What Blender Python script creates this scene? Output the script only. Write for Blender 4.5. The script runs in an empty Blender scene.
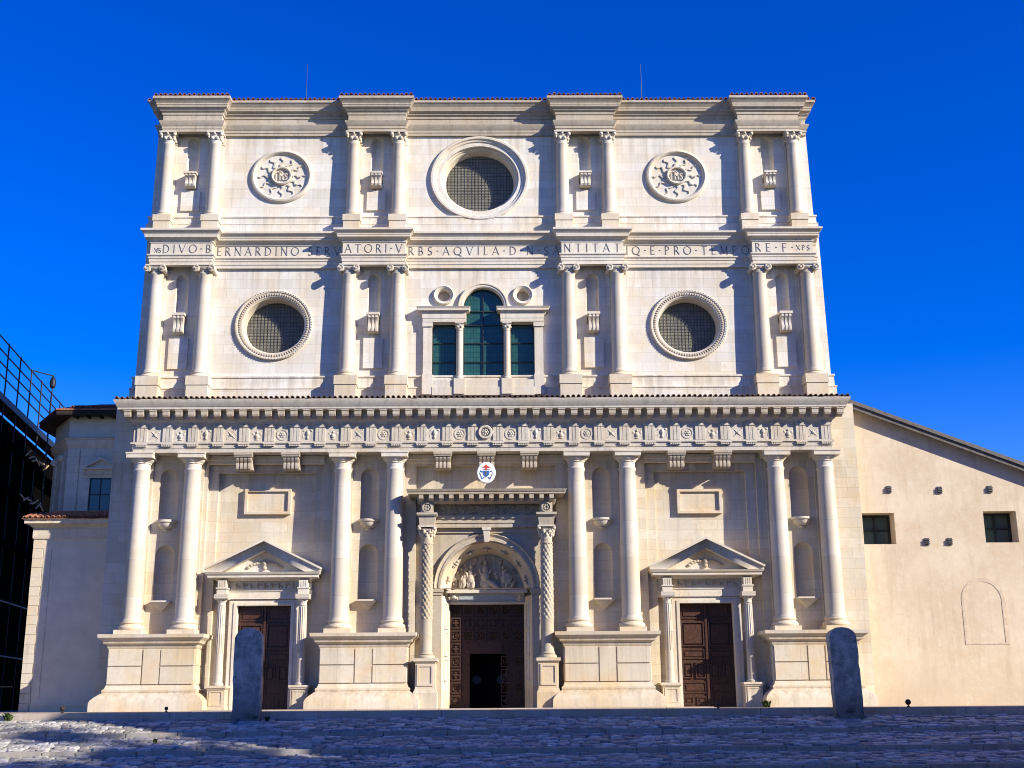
import bpy, bmesh, math, random
import numpy as np
from math import radians as R, sin, cos, pi, sqrt
from mathutils import Vector, Matrix
from mathutils.geometry import tessellate_polygon
random.seed(7)
S = bpy.context.scene
COL = S.collection

# ------------------------------------------------------------------ camera
cd = bpy.data.cameras.new('camera'); cam = bpy.data.objects.new('camera', cd); COL.objects.link(cam)
cd.sensor_width = 36.0; cd.lens = 42.812; cd.clip_start = .5; cd.clip_end = 6000
fw = Vector((0.01246232, 0.96749267, 0.25259183)); rt = Vector((0.99991476, -0.01107462, -0.0069149)); up = Vector((0.00389275, -0.25265648, 0.96754822))
M = Matrix((rt, up, -fw)).transposed().to_4x4(); M.translation = (0.54, -56.0, 0.30)
cam.matrix_world = M
S.camera = cam

# ------------------------------------------------------------------ light
SUN = Vector((1.75, -1.0, 0.90)).normalized()          # towards the sun
elev = math.asin(SUN.z); azim = math.atan2(SUN.x, SUN.y)
W = bpy.data.worlds.new('World'); S.world = W; W.use_nodes = True
wn = W.node_tree; bg = wn.nodes['Background']
sk = wn.nodes.new('ShaderNodeTexSky'); sk.sky_type = 'NISHITA'; sk.sun_disc = False
sk.sun_elevation = elev; sk.sun_rotation = azim
sk.altitude = 1500; sk.air_density = 1.0; sk.dust_density = 0.25; sk.ozone_density = 4.5
hs = wn.nodes.new('ShaderNodeHueSaturation'); hs.inputs['Hue'].default_value = .529; hs.inputs['Saturation'].default_value = 1.36; hs.inputs['Value'].default_value = 1.62
wn.links.new(sk.outputs[0], hs.inputs['Color']); wn.links.new(hs.outputs[0], bg.inputs[0])
bg.inputs[1].default_value = 0.085
sl = bpy.data.lights.new('sun', 'SUN'); sl.energy = 5.0; sl.angle = R(.55); sl.color = (1.0, .935, .83)
so = bpy.data.objects.new('sun', sl); COL.objects.link(so); so.rotation_euler = SUN.to_track_quat('Z', 'Y').to_euler()
S.view_settings.view_transform = 'Standard'; S.view_settings.look = 'None'; S.view_settings.exposure = 0.76; S.view_settings.gamma = 1
S.view_settings.use_curve_mapping = False
S.render.engine = 'CYCLES'; S.cycles.filter_width = 1.0

# ------------------------------------------------------------------ materials
def newmat(name, rough=.85, spec=.3):
    m = bpy.data.materials.new(name); m.use_nodes = True
    b = m.node_tree.nodes['Principled BSDF']; b.inputs['Roughness'].default_value = rough
    b.inputs['Specular IOR Level'].default_value = spec
    return m, m.node_tree, b
def N(t, kind, **kw):
    n = t.nodes.new('ShaderNode' + kind)
    for k, v in kw.items():
        if k in n.inputs: n.inputs[k].default_value = v
        else: setattr(n, k, v)
    return n
def mixc(t, fac, a, b, mode='MIX'):
    n = t.nodes.new('ShaderNodeMix'); n.data_type = 'RGBA'; n.blend_type = mode
    for i, v in ((0, fac), (6, a), (7, b)):
        if isinstance(v, bpy.types.NodeSocket): t.links.new(v, n.inputs[i])
        elif i == 0: n.inputs[0].default_value = v
        else: n.inputs[i].default_value = (*v, 1)
    return n.outputs[2]
def ramp(t, sock, stops):
    n = t.nodes.new('ShaderNodeValToRGB'); e = n.color_ramp.elements
    while len(e) < len(stops): e.new(.5)
    for i, (p, c) in enumerate(stops):
        e[i].position = p; e[i].color = (c, c, c, 1) if isinstance(c, (int, float)) else (*c, 1)
    t.links.new(sock, n.inputs[0]); return n.outputs[0]
def posxz(t):
    g = N(t, 'NewGeometry'); s = N(t, 'SeparateXYZ'); t.links.new(g.outputs['Position'], s.inputs[0])
    a = N(t, 'Math', operation='ADD'); t.links.new(s.outputs[0], a.inputs[0]); t.links.new(s.outputs[1], a.inputs[1])
    c = N(t, 'CombineXYZ'); t.links.new(a.outputs[0], c.inputs[0]); t.links.new(s.outputs[2], c.inputs[1])
    return g.outputs['Position'], c.outputs[0]
def stone(name, base, joints=None, warm=.35, grime=.3, rough=.8, bump=.25, bands=()):
    m, t, b = newmat(name, rough, .25); P, XZ = posxz(t)
    n1 = N(t, 'TexNoise', Scale=.55, Detail=6.0, Roughness=.62); t.links.new(P, n1.inputs['Vector'])
    n2 = N(t, 'TexNoise', Scale=3.1, Detail=8.0, Roughness=.7); t.links.new(P, n2.inputs['Vector'])
    n3 = N(t, 'TexNoise', Scale=26.0, Detail=5.0, Roughness=.75); t.links.new(P, n3.inputs['Vector'])
    w = tuple(base[i] * k for i, k in enumerate((1.0, .86, .64)))
    d = tuple(base[i] * k for i, k in enumerate((.62, .60, .57)))
    l = tuple(min(1, base[i] * k) for i, k in enumerate((1.08, 1.09, 1.10)))
    c = mixc(t, ramp(t, n1.outputs[0], ((.42, 0), (.66, warm * 1.8))), base, w)
    c = mixc(t, ramp(t, n2.outputs[0], ((.45, 0), (.75, .7))), c, l)
    c = mixc(t, ramp(t, n2.outputs[0], ((.28, grime), (.46, 0))), c, d)
    c = mixc(t, ramp(t, n3.outputs[0], ((.30, grime * .9), (.52, 0))), c, d)
    # vertical run-off streaks
    mp = N(t, 'Mapping'); mp.inputs['Scale'].default_value = (2.6, 2.6, .16); t.links.new(P, mp.inputs[0])
    n4 = N(t, 'TexNoise', Scale=1.3, Detail=6.0, Roughness=.7); t.links.new(mp.outputs[0], n4.inputs['Vector'])
    c = mixc(t, ramp(t, n4.outputs[0], ((.50, 0), (.74, grime * 1.3))), c, d)
    if bands:                                  # run-off stains hanging below the ledges
        sz = N(t, 'SeparateXYZ'); t.links.new(P, sz.inputs[0])
        st = ramp(t, n4.outputs[0], ((.40, 0), (.62, 1)))
        for zt, ln, k in bands:
            mr = N(t, 'MapRange'); mr.inputs[1].default_value = zt-ln; mr.inputs[2].default_value = zt; t.links.new(sz.outputs[2], mr.inputs[0])
            lt = N(t, 'Math', operation='LESS_THAN'); t.links.new(sz.outputs[2], lt.inputs[0]); lt.inputs[1].default_value = zt
            m1 = N(t, 'Math', operation='MULTIPLY'); t.links.new(mr.outputs[0], m1.inputs[0]); t.links.new(lt.outputs[0], m1.inputs[1])
            m2 = N(t, 'Math', operation='MULTIPLY'); t.links.new(m1.outputs[0], m2.inputs[0]); t.links.new(st, m2.inputs[1])
            m3 = N(t, 'Math', operation='MULTIPLY'); t.links.new(m2.outputs[0], m3.inputs[0]); m3.inputs[1].default_value = k
            c = mixc(t, m3.outputs[0], c, tuple(base[i]*q for i, q in enumerate((.58, .50, .40))))
    h = n3.outputs[0]
    if joints:
        br = N(t, 'TexBrick', Scale=1.0); br.offset = .5; t.links.new(XZ, br.inputs['Vector'])
        br.inputs['Brick Width'].default_value = joints[0]; br.inputs['Row Height'].default_value = joints[1]
        br.inputs['Mortar Size'].default_value = .010; br.inputs['Mortar Smooth'].default_value = .3
        br.inputs['Color1'].default_value = (.885, .86, .82, 1); br.inputs['Color2'].default_value = (1.06, 1.06, 1.06, 1); br.inputs['Mortar'].default_value = (.70, .66, .60, 1)
        # break the joints up
        nf = ramp(t, n2.outputs[0], ((.35, .25), (.6, .95)))
        c = mixc(t, nf, c, mixc(t, 1.0, c, br.outputs[0], 'MULTIPLY'))
    t.links.new(c, b.inputs['Base Color'])
    bp = N(t, 'Bump', Strength=bump, Distance=.03); t.links.new(h, bp.inputs['Height']); t.links.new(bp.outputs[0], b.inputs['Normal'])
    return m
LIME = (.61, .55, .435)
M_wall = stone('ashlar', LIME, (1.25, .47), .5, .34, bands=((11.2, 2.4, .55), (3.2, 3.2, .35)))
M_wallup = stone('ashlar_upper', (.69, .655, .575), (1.25, .47), .42, .30, bands=((27.7, 1.8, .5), (20.7, 2.2, .5), (15.3, 1.6, .6), (23.4, 1.0, .5), (25.0, 1.2, .3), (17.6, 1.8, .35)))
M_trim = stone('carved_limestone', (.65, .595, .495), (2.6, 9.0), .38, .42)
M_col = stone('column_stone', (.55, .495, .405), (60.0, 1.65), .30, .16, rough=.6, bump=.12)
M_carve = stone('weathered_carving', (.50, .435, .34), None, .4, .7, bump=.6)
M_frz = stone('frieze_stone', (.56, .51, .425), None, .35, .65, bump=.45)
M_corn = stone('weathered_shaded_cornice', (.47, .41, .32), (1.9, 9.0), .3, .65, bump=.4)  # darkened for weathering and also to paint in the shade under the soffits
M_ped = stone('pedestal_stone', (.64, .565, .44), (1.7, 9.0), .6, .38, bands=((3.0, .9, .4), (.85, .85, .55)))
M_wing = stone('chapel_stone', (.70, .62, .48), (.9, .40), .35, .45)
def plain(name, col, rough=.7, spec=.3, noise=.35, scale=6., bump=.0, metal=0):
    m, t, b = newmat(name, rough, spec); P, XZ = posxz(t)
    n = N(t, 'TexNoise', Scale=scale, Detail=6.0, Roughness=.65); t.links.new(P, n.inputs['Vector'])
    c = mixc(t, ramp(t, n.outputs[0], ((.3, 0), (.7, 1))), tuple(x * (1 - noise) for x in col), tuple(min(1, x * (1 + noise)) for x in col))
    t.links.new(c, b.inputs['Base Color']); b.inputs['Metallic'].default_value = metal
    if bump:
        bp = N(t, 'Bump', Strength=bump, Distance=.05); t.links.new(n.outputs[0], bp.inputs['Height']); t.links.new(bp.outputs[0], b.inputs['Normal'])
    return m
def stucco():
    m, t, b = newmat('beige_stucco', .92, .15); P, XZ = posxz(t)
    n1 = N(t, 'TexNoise', Scale=.45, Detail=7.0, Roughness=.6); t.links.new(P, n1.inputs['Vector'])
    n2 = N(t, 'TexNoise', Scale=2.4, Detail=8.0, Roughness=.7); t.links.new(P, n2.inputs['Vector'])
    n3 = N(t, 'TexNoise', Scale=14., Detail=6.0, Roughness=.7); t.links.new(P, n3.inputs['Vector'])
    c = mixc(t, ramp(t, n1.outputs[0], ((.38, 0), (.66, 1))), (.59, .475, .325), (.68, .57, .415))
    c = mixc(t, ramp(t, n2.outputs[0], ((.52, 0), (.72, .45))), c, (.75, .67, .53))
    c = mixc(t, ramp(t, n2.outputs[0], ((.3, .5), (.44, 0))), c, (.55, .39, .24))
    mp = N(t, 'Mapping'); mp.inputs['Scale'].default_value = (2.2, 2.2, .2); t.links.new(P, mp.inputs[0])
    n4 = N(t, 'TexNoise', Scale=1.0, Detail=6.0, Roughness=.7); t.links.new(mp.outputs[0], n4.inputs['Vector'])
    c = mixc(t, ramp(t, n4.outputs[0], ((.50, 0), (.74, .6))), c, (.47, .345, .235))
    t.links.new(c, b.inputs['Base Color'])
    sz = N(t, 'SeparateXYZ'); t.links.new(P, sz.inputs[0]); mr = N(t, 'MapRange'); mr.inputs[1].default_value = 2.2; mr.inputs[2].default_value = 0.; t.links.new(sz.outputs[2], mr.inputs[0])
    dm_ = N(t, 'Math', operation='MULTIPLY'); t.links.new(mr.outputs[0], dm_.inputs[0]); t.links.new(ramp(t, n1.outputs[0], ((.35, 0), (.6, .75))), dm_.inputs[1])
    c = mixc(t, dm_.outputs[0], c, (.47, .36, .25)); t.links.new(c, b.inputs['Base Color'])
    vo = N(t, 'TexVoronoi', feature='DISTANCE_TO_EDGE', Scale=.22); nw = mixc(t, .12, (0, 0, 0), n2.outputs[1]); va = N(t, 'VectorMath', operation='ADD'); t.links.new(P, va.inputs[0]); vs_ = N(t, 'VectorMath', operation='SCALE'); vs_.inputs[3].default_value = 1.6; t.links.new(n2.outputs[1], vs_.inputs[0]); t.links.new(vs_.outputs[0], va.inputs[1]); t.links.new(va.outputs[0], vo.inputs['Vector'])
    c = mixc(t, ramp(t, vo.outputs[0], ((.0, .45), (.004, 0))), c, (.40, .31, .21)); t.links.new(c, b.inputs['Base Color'])
    mx = N(t, 'Math', operation='ADD'); t.links.new(n2.outputs[0], mx.inputs[0]); t.links.new(n3.outputs[0], mx.inputs[1])
    bp = N(t, 'Bump', Strength=.16, Distance=.04); t.links.new(mx.outputs[0], bp.inputs['Height']); t.links.new(bp.outputs[0], b.inputs['Normal'])
    return m
M_stucco = stucco()
M_wood = plain('dark_walnut_door', (.060, .024, .012), .45, .4, .45, 9., .3)
M_wood2 = plain('old_black_oak_door', (.050, .021, .011), .5, .35, .45, 9., .3)
M_eave = plain('grey_painted_fascia', (.13, .115, .10), .7, .3, .3, 5.)
M_darkwood = plain('dark_eave_timber', (.035, .028, .022), .8, .2, .4, 5.)
M_tile = plain('roof_tile', (.30, .125, .07), .85, .2, .55, 7., .3)
M_tile2 = plain('lichened_roof_tile', (.13, .085, .06), .9, .2, .6, 7., .3)
M_net = plain('shade_blackened_netting', (.003, .0028, .0025), 1.0, .0, .3, 2.)  # near-black colour paints in the deep shade on the scaffolded wall
M_tube = plain('scaffold_tube', (.014, .015, .020), .5, .4, .3, 3., 0, .3)
M_iron = plain('rusty_iron', (.05, .03, .022), .7, .3, .4, 20.)
M_lead = plain('weathered_metal', (.12, .12, .12), .5, .4, .3, 4., 0, .6)
M_letter = plain('lead_lettering', (.10, .10, .115), .7, .2, .3, 12.)
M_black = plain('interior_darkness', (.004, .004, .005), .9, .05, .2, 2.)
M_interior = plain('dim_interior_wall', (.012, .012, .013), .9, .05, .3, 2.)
M_frame = plain('dark_window_frame', (.02, .026, .025), .5, .4, .2, 5.)
M_mesh = plain('dusty_wire_mesh', (.12, .11, .085), .7, .3, .3, 5.)
M_port = stone('portal_stone', (.47, .41, .315), None, .45, .6, bump=.5)
def stele_mat():
    m, t, b = newmat('weathered_standing_stone', .9, .2); P, XZ = posxz(t)
    n1 = N(t, 'TexNoise', Scale=2.6, Detail=8.0, Roughness=.72); n2 = N(t, 'TexNoise', Scale=19., Detail=6.0, Roughness=.75); n3 = N(t, 'TexVoronoi', Scale=7.0)
    for n in (n1, n2, n3): t.links.new(P, n.inputs['Vector'])
    c = mixc(t, ramp(t, n1.outputs[0], ((.36, 0), (.62, 1))), (.24, .23, .21), (.60, .57, .51))
    c = mixc(t, ramp(t, n2.outputs[0], ((.30, .8), (.44, 0))), c, (.05, .05, .045)); c = mixc(t, ramp(t, n3.outputs[0], ((.03, .6), (.16, 0))), c, (.06, .058, .05))
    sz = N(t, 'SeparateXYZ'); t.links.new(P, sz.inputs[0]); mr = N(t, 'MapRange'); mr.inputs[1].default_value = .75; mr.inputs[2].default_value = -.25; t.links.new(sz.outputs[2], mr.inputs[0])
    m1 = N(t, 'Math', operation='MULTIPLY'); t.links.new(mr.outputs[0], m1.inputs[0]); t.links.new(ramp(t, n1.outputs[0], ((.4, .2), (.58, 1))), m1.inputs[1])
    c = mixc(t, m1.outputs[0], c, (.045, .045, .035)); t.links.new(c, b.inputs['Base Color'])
    bp = N(t, 'Bump', Strength=.9, Distance=.05); t.links.new(n2.outputs[0], bp.inputs['Height']); t.links.new(bp.outputs[0], b.inputs['Normal'])
    return m
M_stele = stele_mat()
M_white = plain('white_enamel', (.82, .82, .80), .3, .5, .04, 5.)
M_red = plain('red_enamel', (.60, .07, .03), .35, .5, .1, 5.)
M_blue = plain('blue_enamel', (.04, .13, .33), .35, .5, .1, 5.)
M_leaf = plain('weed_leaf', (.05, .08, .02), .8, .2, .5, 20.)
M_gold = plain('dull_brass', (.25, .17, .06), .5, .4, .3, 20., 0, .4)
def glass(name, col, rough=.12):
    m, t, b = newmat(name, rough, .6); P, XZ = posxz(t)
    n = N(t, 'TexNoise', Scale=1.6, Detail=4.0); t.links.new(P, n.inputs['Vector'])
    br = N(t, 'TexBrick', Scale=1.0); br.offset = 0; t.links.new(XZ, br.inputs['Vector'])
    br.inputs['Brick Width'].default_value = .155; br.inputs['Row Height'].default_value = .24; br.inputs['Mortar Size'].default_value = .012
    br.inputs['Color1'].default_value = (*col, 1); br.inputs['Color2'].default_value = tuple(x * 1.35 for x in col) + (1,); br.inputs['Mortar'].default_value = tuple(x * .35 for x in col) + (1,)
    c = mixc(t, ramp(t, n.outputs[0], ((.35, 0), (.7, .6))), br.outputs[0], tuple(x * .6 for x in col))
    t.links.new(c, b.inputs['Base Color'])
    bp = N(t, 'Bump', Strength=.12, Distance=.05); t.links.new(n.outputs[0], bp.inputs['Height']); t.links.new(bp.outputs[0], b.inputs['Normal'])
    return m
M_teal = glass('leaded_teal_glass', (.020, .080, .062), .28)
M_glass2 = glass('dusty_round_glass', (.20, .185, .135), .6)
M_pane = plain('dark_pane', (.045, .085, .075), .12, .7, .2, 1.5)

# ------------------------------------------------------------------ mesh helpers
def tag(o, label=None, cat=None, group=None, kind=None):
    if label: o['label'] = label
    if cat: o['category'] = cat
    if group: o['group'] = group
    if kind: o['kind'] = kind
    return o
def empty(name, loc, label, cat, group=None):
    o = bpy.data.objects.new(name, None); COL.objects.link(o); o.location = loc; o.empty_display_size = .3
    return tag(o, label, cat, group)
class MB:
    def __init__(s): s.v = []; s.f = []
    def add(s, vs, fs):
        k = len(s.v); s.v += [tuple(p) for p in vs]; s.f += [tuple(i + k for i in f) for f in fs]; return s
    def sh(s, dy, dz): s.v = [(x, y+dy, z+dz) for x, y, z in s.v]; return s
    def box(s, x0, x1, y0, y1, z0, z1):
        return s.add([(x0,y0,z0),(x1,y0,z0),(x1,y1,z0),(x0,y1,z0),(x0,y0,z1),(x1,y0,z1),(x1,y1,z1),(x0,y1,z1)],
                     [(3,2,1,0),(4,5,6,7),(0,1,5,4),(1,2,6,5),(2,3,7,6),(3,0,4,7)])
    def taper(s, cx, cy, z0, z1, a0, b0, a1, b1, cy1=None):
        if cy1 is None: cy1 = cy
        v = [(cx-a0,cy-b0,z0),(cx+a0,cy-b0,z0),(cx+a0,cy+b0,z0),(cx-a0,cy+b0,z0),(cx-a1,cy1-b1,z1),(cx+a1,cy1-b1,z1),(cx+a1,cy1+b1,z1),(cx-a1,cy1+b1,z1)]
        return s.add(v, [(3,2,1,0),(4,5,6,7),(0,1,5,4),(1,2,6,5),(2,3,7,6),(3,0,4,7)])
    def lathe(s, prof, cx, cy, n=24):          # around z; prof (r,z) bottom to top
        k = []; vs = []
        for r, z in prof:
            for i in range(n): vs.append((cx + r*cos(2*pi*i/n), cy + r*sin(2*pi*i/n), z))
        fs = []
        for j in range(len(prof)-1):
            for i in range(n):
                a = j*n+i; b = j*n+(i+1) % n; fs.append((a, b, b+n, a+n))
        fs.append(tuple(range(n-1, -1, -1))); fs.append(tuple((len(prof)-1)*n + i for i in range(n)))
        return s.add(vs, fs)
    def ring(s, prof, cx, cz, ez=1., n=56, a0=0., a1=2*pi, closed=True):    # around y; prof (r,y) open strip or closed loop
        full = abs(a1-a0-2*pi) < 1e-6; m = n if full else n+1; vs = []
        for r, y in prof:
            for i in range(m):
                a = a0 + (a1-a0)*i/n; vs.append((cx + r*cos(a), y, cz + r*ez*sin(a)))
        fs = []; q = len(prof)
        for j in range(q if closed else q-1):
            j2 = (j+1) % q
            for i in range(n):
                i2 = (i+1) % m; fs.append((j*m+i, j2*m+i, j2*m+i2, j*m+i2))
        if not full and closed:
            fs.append(tuple(j*m for j in range(q))); fs.append(tuple(j*m+m-1 for j in reversed(range(q))))
        return s.add(vs, fs)
    def prism(s, pts, y0, y1):                 # polygon in xz (counter-clockwise seen from -y), front y0, back y1
        n = len(pts); vs = [(x, y0, z) for x, z in pts] + [(x, y1, z) for x, z in pts]
        fs = [tuple(range(n)), tuple(range(2*n-1, n-1, -1))]
        for i in range(n): j = (i+1) % n; fs.append((i, i+n, j+n, j))
        return s.add(vs, fs)
    def prismx(s, pts, x0, x1):                # polygon in yz
        n = len(pts); vs = [(x0, y, z) for y, z in pts] + [(x1, y, z) for y, z in pts]
        fs = [tuple(range(n)), tuple(range(2*n-1, n-1, -1))]
        for i in range(n): j = (i+1) % n; fs.append((i, i+n, j+n, j))
        return s.add(vs, fs)
    def sweep(s, path, prof, back=.12):        # outward is the right-hand side of the path
        prof = [(-back, prof[0][1])] + list(prof) + [(-back, prof[-1][1])]
        q = len(prof); m = len(path); P = [Vector(p) for p in path]; nr = []
        for i in range(m-1):
            d = (P[i+1]-P[i]).normalized(); nr.append(Vector((d.y, -d.x)))
        vs = []
        for i in range(m):
            if i == 0: mt = nr[0]
            elif i == m-1: mt = nr[-1]
            else: mt = (nr[i-1]+nr[i])/(1+nr[i-1].dot(nr[i]))
            for o, z in prof: vs.append((P[i].x+mt.x*o, P[i].y+mt.y*o, z))
        fs = []
        for i in range(m-1):
            for j in range(q):
                j2 = (j+1) % q; fs.append((i*q+j, (i+1)*q+j, (i+1)*q+j2, i*q+j2))
        fs.append(tuple(range(q-1, -1, -1))); fs.append(tuple((m-1)*q+j for j in range(q)))
        return s.add(vs, fs)
    def tube(s, a, b, r, n=6, r2=None):
        a = Vector(a); b = Vector(b); d = (b-a).normalized(); r2 = r if r2 is None else r2
        u = d.orthogonal().normalized(); w = d.cross(u); vs = []
        for p, q in ((a, r), (b, r2)):
            for i in range(n): vs.append(p + u*q*cos(2*pi*i/n) + w*q*sin(2*pi*i/n))
        fs = [(i, (i+1) % n, (i+1) % n+n, i+n) for i in range(n)] + [tuple(range(n-1, -1, -1)), tuple(range(n, 2*n))]
        return s.add(vs, fs)
    def ell(s, c, r, n=8, m=6, rot=0.):
        vs = []; fs = []
        for j in range(m+1):
            t = pi*j/m
            for i in range(n):
                a = 2*pi*i/n; x, y, z = r[0]*sin(t)*cos(a), r[1]*sin(t)*sin(a), r[2]*cos(t)
                vs.append((c[0]+x*cos(rot)+z*sin(rot), c[1]+y, c[2]-x*sin(rot)+z*cos(rot)))
        for j in range(m):
            for i in range(n): fs.append((j*n+i, j*n+(i+1) % n, (j+1)*n+(i+1) % n, (j+1)*n+i))
        return s.add(vs, fs)
    def plate(s, outer, holes, y0, y1, sides=True):     # flat slab in xz with holes; holes entries (pts, has_sides)
        loops = [outer] + [h[0] for h in holes]; flat = [p for l in loops for p in l]
        tris = tessellate_polygon([[Vector((p[0], p[1], 0)) for p in l] for l in loops])
        k = len(flat); vs = [(p[0], y0, p[1]) for p in flat] + [(p[0], y1, p[1]) for p in flat]; fs = []
        for a, b, c in tris:
            A, B, Cc = (Vector(flat[i]) for i in (a, b, c))
            if (B-A).cross(Cc-A) < 0: a, c = c, a
            fs.append((a, b, c)); fs.append((c+k, b+k, a+k))
        st = 0
        for li, l in enumerate(loops):
            n = len(l)
            if (li == 0 and sides) or (li > 0 and holes[li-1][1]):
                for i in range(n):
                    j = (i+1) % n; fs.append((st+i, st+i+k, st+j+k, st+j) if li == 0 else (st+j, st+j+k, st+i+k, st+i))
            st += n
        return s.add(vs, fs)
    def build(s, name, mat, parent=None, smooth=35, fix=True):
        me = bpy.data.meshes.new(name); me.from_pydata(s.v, [], s.f); me.update()
        if fix:
            bm = bmesh.new(); bm.from_mesh(me); bmesh.ops.remove_doubles(bm, verts=bm.verts, dist=1e-5)
            bmesh.ops.recalc_face_normals(bm, faces=bm.faces); bm.to_mesh(me); bm.free()
        if smooth:
            me.polygons.foreach_set('use_smooth', [True]*len(me.polygons)); me.set_sharp_from_angle(angle=R(smooth))
        me.materials.append(mat)
        o = bpy.data.objects.new(name, me); COL.objects.link(o)
        if parent is not None:
            o.parent = parent
            if parent.type == 'EMPTY': o.matrix_parent_inverse = Matrix.Translation(-parent.location)
        return o
def rep(o, dx=0, dy=0, dz=0, parent=None):
    """copy of a part with its sub-parts, shifted in metres"""
    c = o.copy(); COL.objects.link(c)
    if parent is not None:
        c.parent = parent
        c.matrix_parent_inverse = Matrix.Translation(-parent.location) if parent.type == 'EMPTY' else Matrix.Identity(4)
    c.location = o.location + Vector((dx, dy, dz))
    for ch in kids.get(o.name, []):
        g = ch.copy(); COL.objects.link(g); g.parent = c
    return c
kids = {}
def sub(o, parent): kids.setdefault(parent.name, []).append(o); return o
def rect(x0, x1, z0, z1): return [(x0, z0), (x1, z0), (x1, z1), (x0, z1)]
def archpts(cx, w, z0, zs, n=16, rz=None):
    rz = w if rz is None else rz
    return [(cx-w, z0), (cx+w, z0)] + [(cx+w*cos(pi*i/n), zs+rz*sin(pi*i/n)) for i in range(n+1)]
def circ(cx, cz, r, ez=1., n=48): return [(cx+r*cos(2*pi*i/n), cz+r*ez*sin(2*pi*i/n)) for i in range(n)]

# ------------------------------------------------------------------ ground
PROF = [(-6.86, -.27), (-9.6, -.72), (-9.66, -.86), (-12.6, -1.25), (-12.66, -1.39), (-15.8, -1.72), (-15.86, -1.85), (-19., -1.98), (-30, -2.0), (-40, -1.95)]
def gz(y):
    ys = [p[0] for p in PROF][::-1]; zs = [p[1] for p in PROF][::-1]
    return float(np.interp(y, ys, zs))
g = MB()
gy = [3000] + [-6.6] + [p[0] for p in PROF] + [-60, -400]
gzv = [-.36, -.36] + [p[1]-.12 for p in PROF] + [-1.95, -2.0]
gx = [-1200, -60, 60, 1200]
vs = [(x, y, z) for y, z in zip(gy, gzv) for x in gx]
g.add(vs, [(j*4+i, j*4+i+1, (j+1)*4+i+1, (j+1)*4+i) for j in range(len(gy)-1) for i in range(3)])
M_soil = plain('packed_earth_and_mortar', (.05, .045, .038), .95, .1, .5, 3., .4)
tag(g.build('ground', M_soil, None, 0), kind='structure')
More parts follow.
